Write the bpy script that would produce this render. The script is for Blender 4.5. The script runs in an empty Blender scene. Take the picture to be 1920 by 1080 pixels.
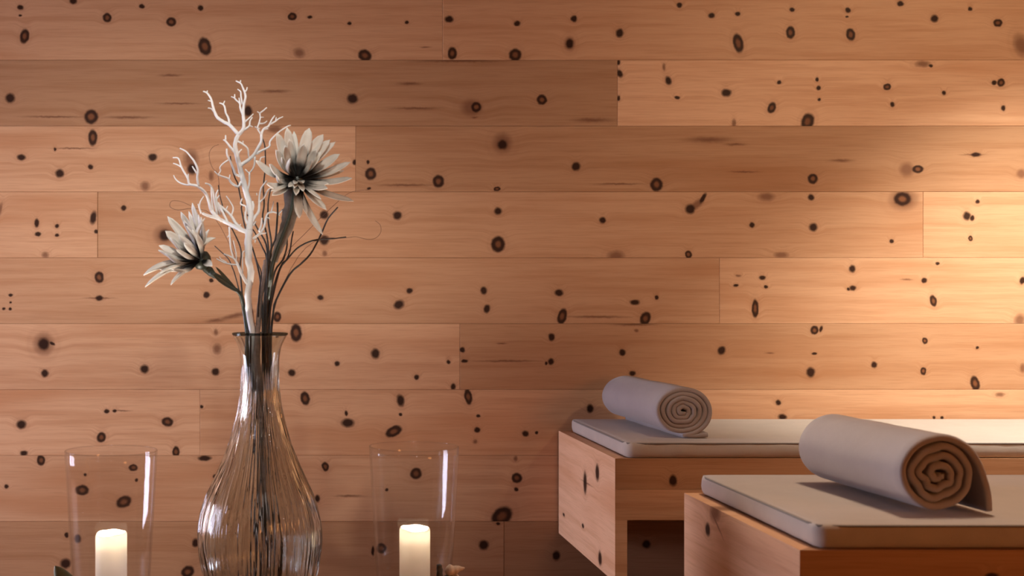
import bpy, bmesh, math, random
from mathutils import Vector, Matrix, noise

random.seed(7)
scene = bpy.context.scene
COL = scene.collection

# ------------------------------------------------------------------ camera
FPX, VX, VY = 2400.0, 548.0, 560.0           # focal length in px and principal point of the 1920x1080 frame
CAMZ = 1.0
cam_d = bpy.data.cameras.new('camera')
cam_d.sensor_width = 36.0
cam_d.lens = FPX / 1920.0 * 36.0
cam_d.shift_x = (960.0 - VX) / 1920.0
cam_d.shift_y = (VY - 540.0) / 1920.0
cam_d.dof.use_dof = True
cam_d.dof.focus_distance = 3.5
cam_d.dof.aperture_fstop = 4.5
cam_d.clip_start = 0.05
cam = bpy.data.objects.new('camera', cam_d)
cam.location = (0, 0, CAMZ)
cam.rotation_euler = (math.radians(90), 0, 0)
COL.objects.link(cam)
scene.camera = cam

# ------------------------------------------------------------------ world (daylight outside the window)
world = bpy.data.worlds.new('daylight')
scene.world = world
world.use_nodes = True
bg = world.node_tree.nodes['Background']
bg.inputs['Color'].default_value = (0.79, 0.79, 1.0, 1)
bg.inputs['Strength'].default_value = 32.0

# ------------------------------------------------------------------ lights of the room (housings are built further down)
SPOTS = [  # name, position, aim point, power, cone deg, blend, radius, colour
    ('decor_far', (0.47, -2.85, 2.40), (-0.25, 4.37, 0.98), 170.0, 20.0, 1.0, 0.080, (1.0, 0.99, 0.93)),
    ('decor_mid', (-0.52, -0.90, 2.40), (-0.35, 4.37, 0.75), 40.0, 30.0, 1.0, 0.050, (1.0, 0.99, 0.93)),
    ('decor', (-0.25, 1.35, 2.40), (-0.50, 4.20, 0.88), 118.0, 44.0, 1.0, 0.030, (1.0, 0.99, 0.93)),
    ('bed', (2.60, 3.32, 2.40), (2.50, 4.00, 0.55), 370.0, 78.0, 1.0, 0.060, (1.0, 0.98, 0.86)),
    ('near_bed', (1.16, 2.60, 2.40), (1.45, 2.62, 0.60), 92.0, 90.0, 1.0, 0.160, (1.0, 0.80, 0.60)),
    ('wall_wash', (2.40, 2.40, 2.40), (2.25, 4.37, 1.50), 76.0, 84.0, 1.0, 0.080, (1.0, 0.84, 0.60)),
]
def spot_light(i):
    n, p, a, pw, cone, blend, rad, colr = SPOTS[i]
    l = bpy.data.lights.new('spot_' + n, 'SPOT')
    l.energy = pw; l.spot_size = math.radians(cone); l.spot_blend = blend
    l.shadow_soft_size = rad; l.color = colr
    o = bpy.data.objects.new('spot_light', l)
    o.location = p
    o.rotation_euler = (Vector(a) - Vector(p)).to_track_quat('-Z', 'Y').to_euler()
    COL.objects.link(o)
    return o
for i in range(len(SPOTS)):
    spot_light(i)
# portal that guides the sky light through the window opening
WIN = dict(x=-3.4, y0=3.05, y1=4.25, z0=0.10, z1=1.45)
pl = bpy.data.lights.new('window_portal', 'AREA')
pl.shape = 'RECTANGLE'; pl.size = WIN['y1'] - WIN['y0']; pl.size_y = WIN['z1'] - WIN['z0']
pl.cycles.is_portal = True
po = bpy.data.objects.new('window_portal', pl)
po.location = (WIN['x'] - 0.06, (WIN['y0'] + WIN['y1']) / 2, (WIN['z0'] + WIN['z1']) / 2)
po.rotation_euler = Vector((1, 0, 0)).to_track_quat('-Z', 'Z').to_euler()
COL.objects.link(po)

vs = scene.view_settings
vs.view_transform = 'Standard'; vs.look = 'None'; vs.gamma = 1.0; vs.use_curve_mapping = False
vs.exposure = 0.0
scene.cycles.use_denoising = True
scene.cycles.max_bounces = 8
scene.cycles.diffuse_bounces = 3
scene.cycles.glossy_bounces = 3
scene.cycles.transmission_bounces = 8

# ------------------------------------------------------------------ helpers
YW = 4.37                                     # front plane of the panelled wall
def px(x, y, Y):
    return Vector(((x - VX) / FPX * Y, Y, CAMZ - (y - VY) / FPX * Y))

def mesh_obj(name, verts, faces, mat=None, parent=None, smooth=False, loc=None):
    me = bpy.data.meshes.new(name)
    me.from_pydata([tuple(v) for v in verts], [], faces)
    me.validate(); me.update()
    if smooth:
        for p in me.polygons: p.use_smooth = True
    o = bpy.data.objects.new(name, me)
    COL.objects.link(o)
    if mat: me.materials.append(mat)
    if parent: o.parent = parent
    if loc is not None: o.location = loc
    return o

def bm_obj(name, bm, mat=None, parent=None, smooth=False, loc=None):
    bmesh.ops.recalc_face_normals(bm, faces=bm.faces)
    me = bpy.data.meshes.new(name)
    bm.to_mesh(me); bm.free()
    if smooth:
        for p in me.polygons: p.use_smooth = True
    o = bpy.data.objects.new(name, me)
    COL.objects.link(o)
    if mat: me.materials.append(mat)
    if parent: o.parent = parent
    if loc is not None: o.location = loc
    return o

def empty(name, loc=(0, 0, 0)):
    o = bpy.data.objects.new(name, None)
    o.location = loc; o.empty_display_size = 0.05
    COL.objects.link(o)
    return o

def tag(o, label=None, cat=None, group=None, kind=None):
    if label: o['label'] = label
    if cat: o['category'] = cat
    if group: o['group'] = group
    if kind: o['kind'] = kind
    return o

def box_bm(x0, x1, y0, y1, z0, z1, bev=0.0, seg=1):
    bm = bmesh.new()
    vs_ = [bm.verts.new(p) for p in ((x0,y0,z0),(x1,y0,z0),(x1,y1,z0),(x0,y1,z0),(x0,y0,z1),(x1,y0,z1),(x1,y1,z1),(x0,y1,z1))]
    for f in ((0,1,2,3),(4,7,6,5),(0,4,5,1),(1,5,6,2),(2,6,7,3),(3,7,4,0)):
        bm.faces.new([vs_[i] for i in f])
    bmesh.ops.recalc_face_normals(bm, faces=bm.faces)
    if bev > 0:
        bmesh.ops.bevel(bm, geom=list(bm.edges), offset=bev, segments=seg, profile=0.6, affect='EDGES')
    return bm

def prism(bm, poly, z0, z1):
    """poly: list of (x, y)"""
    a = [bm.verts.new((x, y, z0)) for x, y in poly]
    b = [bm.verts.new((x, y, z1)) for x, y in poly]
    n = len(poly)
    bm.faces.new(a[::-1]); bm.faces.new(b)
    for i in range(n):
        bm.faces.new((a[i], a[(i + 1) % n], b[(i + 1) % n], b[i]))

def catmull(pts, sub):
    out = []
    n = len(pts)
    if n < 3:
        for i in range(sub + 1):
            out.append(pts[0].lerp(pts[-1], i / sub))
        return out
    P = [pts[0] * 2 - pts[1]] + list(pts) + [pts[-1] * 2 - pts[-2]]
    for i in range(1, n):
        p0, p1, p2, p3 = P[i - 1], P[i], P[i + 1], P[i + 2]
        for k in range(sub):
            t = k / sub
            out.append(0.5 * ((2 * p1) + (p2 - p0) * t + (2 * p0 - 5 * p1 + 4 * p2 - p3) * t * t + (3 * p1 - p0 - 3 * p2 + p3) * t ** 3))
    out.append(pts[-1].copy())
    return out

def tube(pts, r0, r1, seg=7, sub=3, knob=0.0, verts=None, faces=None, rfun=None):
    """sweep of a round section along a smoothed polyline; returns (verts, faces)"""
    if verts is None: verts, faces = [], []
    path = catmull([Vector(p) for p in pts], sub)
    n = len(path)
    t0 = (path[1] - path[0]).normalized()
    up = Vector((0, 1, 0)) if abs(t0.y) < 0.9 else Vector((1, 0, 0))
    u = t0.cross(up).normalized()
    base = len(verts)
    for i, p in enumerate(path):
        t = (path[min(i + 1, n - 1)] - path[max(i - 1, 0)])
        t = t.normalized() if t.length > 1e-9 else t0
        u = (u - t * u.dot(t))
        u = u.normalized() if u.length > 1e-6 else t.orthogonal().normalized()
        w = t.cross(u)
        s = i / (n - 1)
        r = rfun(s) if rfun else r0 + (r1 - r0) * s
        for k in range(seg):
            a = 2 * math.pi * k / seg
            rr = r
            if knob:
                rr *= 1 + knob * noise.noise((p * 170) + Vector((math.cos(a), math.sin(a), 0)) * 0.7)
            verts.append(p + u * (math.cos(a) * rr) + w * (math.sin(a) * rr))
    for i in range(n - 1):
        for k in range(seg):
            a = base + i * seg + k; b = base + i * seg + (k + 1) % seg
            faces.append((a, b, b + seg, a + seg))
    verts.append(path[0]); c0 = len(verts) - 1
    verts.append(path[-1] + (path[-1] - path[-2]).normalized() * (r1 * 0.6)); c1 = len(verts) - 1
    for k in range(seg):
        faces.append((c0, base + (k + 1) % seg, base + k))
        e = base + (n - 1) * seg
        faces.append((c1, e + k, e + (k + 1) % seg))
    return verts, faces

# ------------------------------------------------------------------ materials
def new_mat(name):
    m = bpy.data.materials.new(name)
    m.use_nodes = True
    nt = m.node_tree
    for n in list(nt.nodes): nt.nodes.remove(n)
    return m, nt

class NB:
    """tiny node builder"""
    def __init__(s, nt): s.nt = nt
    def n(s, typ, **kw):
        nd = s.nt.nodes.new(typ)
        for k, v in kw.items(): setattr(nd, k, v)
        return nd
    def l(s, a, b): s.nt.links.new(a, b)
    def sock(s, inp, v):
        if isinstance(v, bpy.types.NodeSocket): s.l(v, inp)
        else: inp.default_value = v
    def math(s, op, a, b=0.0, c=None, clamp=False):
        nd = s.n('ShaderNodeMath', operation=op, use_clamp=clamp)
        s.sock(nd.inputs[0], a); s.sock(nd.inputs[1], b)
        if c is not None: s.sock(nd.inputs[2], c)
        return nd.outputs[0]
    def vm(s, op, a, b=None):
        nd = s.n('ShaderNodeVectorMath', operation=op)
        s.sock(nd.inputs[0], a)
        if b is not None: s.sock(nd.inputs[1], b)
        return nd.outputs['Value'] if op in ('LENGTH', 'DOT_PRODUCT') else nd.outputs[0]
    def smooth(s, v, a, b, lo=0.0, hi=1.0):
        nd = s.n('ShaderNodeMapRange', interpolation_type='SMOOTHSTEP')
        if a > b:                              # falling edge
            a, b, lo, hi = b, a, hi, lo
        s.sock(nd.inputs['Value'], v)
        nd.inputs['From Min'].default_value = a; nd.inputs['From Max'].default_value = b
        nd.inputs['To Min'].default_value = lo; nd.inputs['To Max'].default_value = hi
        return nd.outputs['Result']
    def mix(s, f, a, b, mode='MIX'):
        nd = s.n('ShaderNodeMix', data_type='RGBA', blend_type=mode)
        s.sock(nd.inputs['Factor'], f)
        s.sock(nd.inputs['A'], a if isinstance(a, bpy.types.NodeSocket) else (*a, 1))
        s.sock(nd.inputs['B'], b if isinstance(b, bpy.types.NodeSocket) else (*b, 1))
        return nd.outputs['Result']
    def noise(s, vec, scale, detail=2.0, rough=0.5, out='Fac'):
        nd = s.n('ShaderNodeTexNoise', noise_dimensions='3D')
        s.sock(nd.inputs['Vector'], vec)
        nd.inputs['Scale'].default_value = scale; nd.inputs['Detail'].default_value = detail
        nd.inputs['Roughness'].default_value = rough
        return nd.outputs[out] if out in nd.outputs else nd.outputs[0]
    def mapping(s, vec, loc=(0,0,0), rot=(0,0,0), scale=(1,1,1), vt='POINT'):
        nd = s.n('ShaderNodeMapping', vector_type=vt)
        s.sock(nd.inputs['Vector'], vec)
        nd.inputs['Location'].default_value = loc; nd.inputs['Rotation'].default_value = rot
        nd.inputs['Scale'].default_value = scale
        return nd.outputs[0]

WOODLIGHT = (0.65, 0.362, 0.207)
def wood(name, seed=0.0, tone=1.0, warm=0.0, knots=(), axes='xz', rough=0.55):
    """stone pine: long grain along the first axis; knots = (u, v, ru, rv, angle_deg, type)
       type: s solid, r ringed, f faint, t spindle streak"""
    m, nt = new_mat(name); b = NB(nt)
    tc = b.n('ShaderNodeTexCoord').outputs['Object']
    if axes != 'xz':
        sp = b.n('ShaderNodeSeparateXYZ'); b.l(tc, sp.inputs[0])
        cb = b.n('ShaderNodeCombineXYZ')
        idx = {'x': 0, 'y': 1, 'z': 2}
        b.l(sp.outputs[idx[axes[0]]], cb.inputs[0]); b.l(sp.outputs[idx[axes[1]]], cb.inputs[2])
        rest = [k for k in 'xyz' if k not in axes][0]
        b.l(sp.outputs[idx[rest]], cb.inputs[1])
        P = cb.outputs[0]
    else:
        P = tc
    nz = b.noise(P, 55.0, 2.0, 0.6, 'Color')
    off = b.n('ShaderNodeVectorMath', operation='MULTIPLY_ADD')
    b.l(nz, off.inputs[0]); off.inputs[1].default_value = (0.007, 0.007, 0.007); b.l(P, off.inputs[2])
    PK = b.vm('SUBTRACT', off.outputs[0], (0.0035, 0.0035, 0.0035))
    fields = {}
    for (u, v, ru, rv, ang, ty) in knots:
        mp = b.mapping(PK, (u, 0, v), (0, math.radians(ang), 0), (ru, 1000.0, rv), 'TEXTURE')
        r = b.vm('LENGTH', mp)
        fields[ty] = r if ty not in fields else b.math('MINIMUM', fields[ty], r)
    allr = None
    for ty in 'srf':
        if ty in fields:
            allr = fields[ty] if allr is None else b.math('MINIMUM', allr, fields[ty])
    # growth bands and fine grain; lines swerve near knots
    G = b.mapping(P, (seed * 7.3, seed * 3.1, seed * 1.7))
    if allr is not None:
        halo = b.smooth(allr, 3.4, 0.9)
        wv = b.n('ShaderNodeCombineXYZ'); b.l(b.math('MULTIPLY', halo, 0.014), wv.inputs[2])
        G = b.vm('ADD', G, wv.outputs[0])
    blot = b.noise(b.mapping(G, scale=(0.9, 0.9, 7.0)), 1.0, 2.0, 0.55)
    band = b.noise(b.mapping(G, scale=(1.6, 1.6, 42.0)), 1.0, 4.0, 0.62)
    fine = b.noise(b.mapping(G, scale=(9.0, 9.0, 420.0)), 1.0, 2.0, 0.6)
    L = tuple(c * tone for c in WOODLIGHT)
    L = (L[0], L[1] * (1 - 0.10 * warm), L[2] * (1 - 0.22 * warm))
    D = (L[0] * 0.80, L[1] * 0.70, L[2] * 0.62)
    R = (L[0] * 0.76, L[1] * 0.60, L[2] * 0.48)
    c = b.mix(b.smooth(band, 0.40, 0.72, 0, 0.75), L, D)
    c = b.mix(b.smooth(blot, 0.50, 0.78, 0, 0.75), c, R)
    c = b.mix(b.smooth(fine, 0.45, 0.75, 0, 0.34), c, (D[0] * 0.75, D[1] * 0.72, D[2] * 0.7))
    dk, md = (0.026, 0.008, 0.004), (0.22, 0.080, 0.033)
    if allr is not None:
        ringl = b.math('SINE', b.math('MULTIPLY', allr, 8.0))
        hz = b.math('MULTIPLY', b.smooth(allr, 2.1, 0.95), b.math('MULTIPLY_ADD', ringl, 0.13, 0.27))
        c = b.mix(hz, c, (0.33, 0.150, 0.078))
    if 't' in fields:
        c = b.mix(b.smooth(fields['t'], 1.0, 0.0, 0, 0.85), c, (0.16, 0.060, 0.030))
    if 'f' in fields:
        c = b.mix(b.smooth(fields['f'], 1.25, 0.45, 0, 0.80), c, (0.19, 0.078, 0.040))
    if 's' in fields:
        c = b.mix(b.smooth(fields['s'], 1.35, 0.62, 0, 0.97), c, dk)
    if 'r' in fields:
        c = b.mix(b.smooth(fields['r'], 1.28, 0.85, 0, 0.96), c, dk)
        c = b.mix(b.smooth(fields['r'], 0.66, 0.22, 0, 0.85), c, md)
    bs = b.n('ShaderNodeBsdfPrincipled')
    b.l(c, bs.inputs['Base Color'])
    bs.inputs['Roughness'].default_value = rough
    bs.inputs['Specular IOR Level'].default_value = 0.12
    bp = b.n('ShaderNodeBump'); bp.inputs['Strength'].default_value = 0.10; bp.inputs['Distance'].default_value = 0.001
    nt.nodes.remove(bp)
    o = b.n('ShaderNodeOutputMaterial'); b.l(bs.outputs[0], o.inputs[0])
    return m

def plain(name, col, rough=0.6, spec=0.3, nscale=40.0, var=0.2, bump=0.1, metallic=0.0):
    m, nt = new_mat(name); b = NB(nt)
    tc = b.n('ShaderNodeTexCoord').outputs['Object']
    f = b.noise(tc, nscale, 3.0, 0.6)
    c = b.mix(f, tuple(x * (1 - var) for x in col), tuple(min(1, x * (1 + var)) for x in col))
    bs = b.n('ShaderNodeBsdfPrincipled')
    b.l(c, bs.inputs['Base Color']); bs.inputs['Roughness'].default_value = rough
    bs.inputs['Specular IOR Level'].default_value = spec; bs.inputs['Metallic'].default_value = metallic
    if bump:
        bp = b.n('ShaderNodeBump'); bp.inputs['Strength'].default_value = bump; bp.inputs['Distance'].default_value = 0.002
        b.l(f, bp.inputs['Height']); b.l(bp.outputs[0], bs.inputs['Normal'])
    o = b.n('ShaderNodeOutputMaterial'); b.l(bs.outputs[0], o.inputs[0])
    return m

def cloth(name, col, weave=900.0, var=0.12, bump=0.25):
    m, nt = new_mat(name); b = NB(nt)
    tc = b.n('ShaderNodeTexCoord').outputs['Object']
    f = b.noise(tc, weave, 2.0, 0.7)
    g = b.noise(tc, 14.0, 3.0, 0.6)
    c = b.mix(g, tuple(x * (1 - var) for x in col), tuple(min(1, x * (1 + var)) for x in col))
    c = b.mix(b.smooth(f, 0.35, 0.7, 0, 0.35), c, tuple(x * 0.72 for x in col))
    bs = b.n('ShaderNodeBsdfPrincipled')
    b.l(c, bs.inputs['Base Color']); bs.inputs['Roughness'].default_value = 0.9
    bs.inputs['Specular IOR Level'].default_value = 0.1
    bs.inputs['Sheen Weight'].default_value = 0.25; bs.inputs['Sheen Roughness'].default_value = 0.5
    bp = b.n('ShaderNodeBump'); bp.inputs['Strength'].default_value = bump; bp.inputs['Distance'].default_value = 0.002
    b.l(b.math('ADD', f, b.math('MULTIPLY', g, 2.0)), bp.inputs['Height']); b.l(bp.outputs[0], bs.inputs['Normal'])
    o = b.n('ShaderNodeOutputMaterial'); b.l(bs.outputs[0], o.inputs[0])
    return m

def thin_glass(name, tint=(0.985, 0.985, 0.985), fres=1.45):
    m, nt = new_mat(name); b = NB(nt)
    tr = b.n('ShaderNodeBsdfTransparent'); tr.inputs[0].default_value = (*tint, 1)
    gl = b.n('ShaderNodeBsdfGlossy'); gl.inputs['Roughness'].default_value = 0.02
    lw = b.n('ShaderNodeLayerWeight'); lw.inputs['Blend'].default_value = 0.5
    fr = b.math('MULTIPLY_ADD', b.math('POWER', lw.outputs['Facing'], 5.0), 0.55, 0.026)
    mx = b.n('ShaderNodeMixShader'); b.l(fr, mx.inputs[0]); b.l(tr.outputs[0], mx.inputs[1]); b.l(gl.outputs[0], mx.inputs[2])
    o = b.n('ShaderNodeOutputMaterial'); b.l(mx.outputs[0], o.inputs[0])
    return m

def real_glass(name, tint, rough=0.0, ior=1.46):
    m, nt = new_mat(name); b = NB(nt)
    g = b.n('ShaderNodeBsdfGlass'); g.inputs['Color'].default_value = (*tint, 1)
    g.inputs['Roughness'].default_value = rough; g.inputs['IOR'].default_value = ior
    o = b.n('ShaderNodeOutputMaterial'); b.l(g.outputs[0], o.inputs[0])
    return m

M_WHITE = plain('white_lacquered_twig', (0.80, 0.775, 0.76), 0.45, 0.4, 120.0, 0.08, 0.3)
M_TWIG = plain('dark_twig_bark', (0.030, 0.022, 0.017), 0.5, 0.4, 160.0, 0.4, 0.4)
M_STEM = plain('green_black_stem', (0.032, 0.036, 0.022), 0.4, 0.5, 120.0, 0.4, 0.3)
M_CALYX = plain('grey_brown_calyx', (0.19, 0.150, 0.120), 0.7, 0.2, 60.0, 0.6, 0.5)
M_DRIFT = plain('driftwood_bark', (0.24, 0.165, 0.135), 0.8, 0.2, 90.0, 0.55, 0.8)
M_WAX = None
M_HAIR = plain('brown_tendril', (0.12, 0.05, 0.03), 0.6, 0.3, 60.0, 0.2, 0.0)
M_CUSH = cloth('taupe_cushion_cotton', (0.48, 0.395, 0.340))
M_PIPE = cloth('taupe_piping', (0.20, 0.165, 0.145))
M_TOWEL = cloth('grey_taupe_fleece', (0.37, 0.305, 0.292), 700.0, 0.10, 0.35)
M_FLOOR = wood('dark_floor_oak', 3.3, 0.42, 0.3)
M_PLASTER = plain('dark_brown_ceiling', (0.16, 0.12, 0.09), 0.9, 0.1, 8.0, 0.05, 0.05)
M_SIDE = wood('side_wall_pine', 5.1, 0.60, 0.6, axes='yz')
M_METAL = plain('lamp_black_metal', (0.05, 0.05, 0.05), 0.4, 0.5, 50.0, 0.1, 0.0)
M_GLASS = thin_glass('clear_hurricane_glass')
M_VASE = real_glass('grey_green_vase_glass', (0.935, 0.948, 0.93))
M_RIM = real_glass('dark_reflection_rim_glass', (0.42, 0.45, 0.44))  # dark tint puts the lip's dark reflections into the glass colour

# ------------------------------------------------------------------ room shell
XL, XR, YB, ZC = -3.4, 3.3, -3.6, 2.5
def struct(name, bm, mat, label=None):
    o = bm_obj(name, bm, mat)
    o['kind'] = 'structure'
    if label: o['label'] = label
    return o
struct('floor', box_bm(XL - 0.2, XR + 0.2, YB - 0.2, YW + 0.3, -0.1, 0.0), M_FLOOR, 'dark wooden floor of the relaxation room')
struct('ceiling', box_bm(XL - 0.2, XR + 0.2, YB - 0.2, YW + 0.3, ZC, ZC + 0.1), M_PLASTER, 'dark ceiling of the relaxation room')
struct('wall_right', box_bm(XR, XR + 0.15, YB, YW + 0.3, 0, ZC), M_SIDE, 'pine clad side wall beyond the loungers')
struct('wall_front', box_bm(XL, XR, YB - 0.15, YB, 0, ZC), wood('rear_wall_stained', 8.2, 0.45, 0.7), 'pine clad wall facing the loungers')
bm = bmesh.new()
def add_box(bm, *a):
    t = box_bm(*a); me = bpy.data.meshes.new('tmp'); t.to_mesh(me); t.free(); bm.from_mesh(me); bpy.data.meshes.remove(me)
x0, x1 = XL - 0.15, XL
add_box(bm, x0, x1, YB, WIN['y0'], 0, ZC); add_box(bm, x0, x1, WIN['y1'], YW + 0.3, 0, ZC)
add_box(bm, x0, x1, WIN['y0'], WIN['y1'], 0, WIN['z0']); add_box(bm, x0, x1, WIN['y0'], WIN['y1'], WIN['z1'], ZC)
struct('wall_left', bm, M_SIDE, 'pine clad side wall with the window')
# window
win = empty('window_1', (XL - 0.07, WIN['y0'], WIN['z0'])); win['kind'] = 'structure'; win['label'] = 'daylight window in the side wall'
fw = 0.05
W_, H_ = WIN['y1'] - WIN['y0'], WIN['z1'] - WIN['z0']
M_FRAME = wood('window_frame_pine', 6.6, 0.8, 0.2, axes='zy')
fbm = bmesh.new()
for a in ((0, fw, 0, H_), (W_ - fw, W_, 0, H_), (W_ / 2 - fw / 2, W_ / 2 + fw / 2, fw, H_ - fw)):
    add_box(fbm, -0.03, 0.03, a[0], a[1], a[2], a[3])
for a in ((0, fw), (H_ - fw, H_)):
    add_box(fbm, -0.03, 0.03, fw, W_ - fw, a[0], a[1])
bm_obj('window_frame', fbm, M_FRAME, win)
for y in (fw, W_ / 2 + fw / 2):
    bm_obj('pane', box_bm(-0.003, 0.003, y, y + W_ / 2 - 1.5 * fw, fw, H_ - fw), M_GLASS, win)

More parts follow.
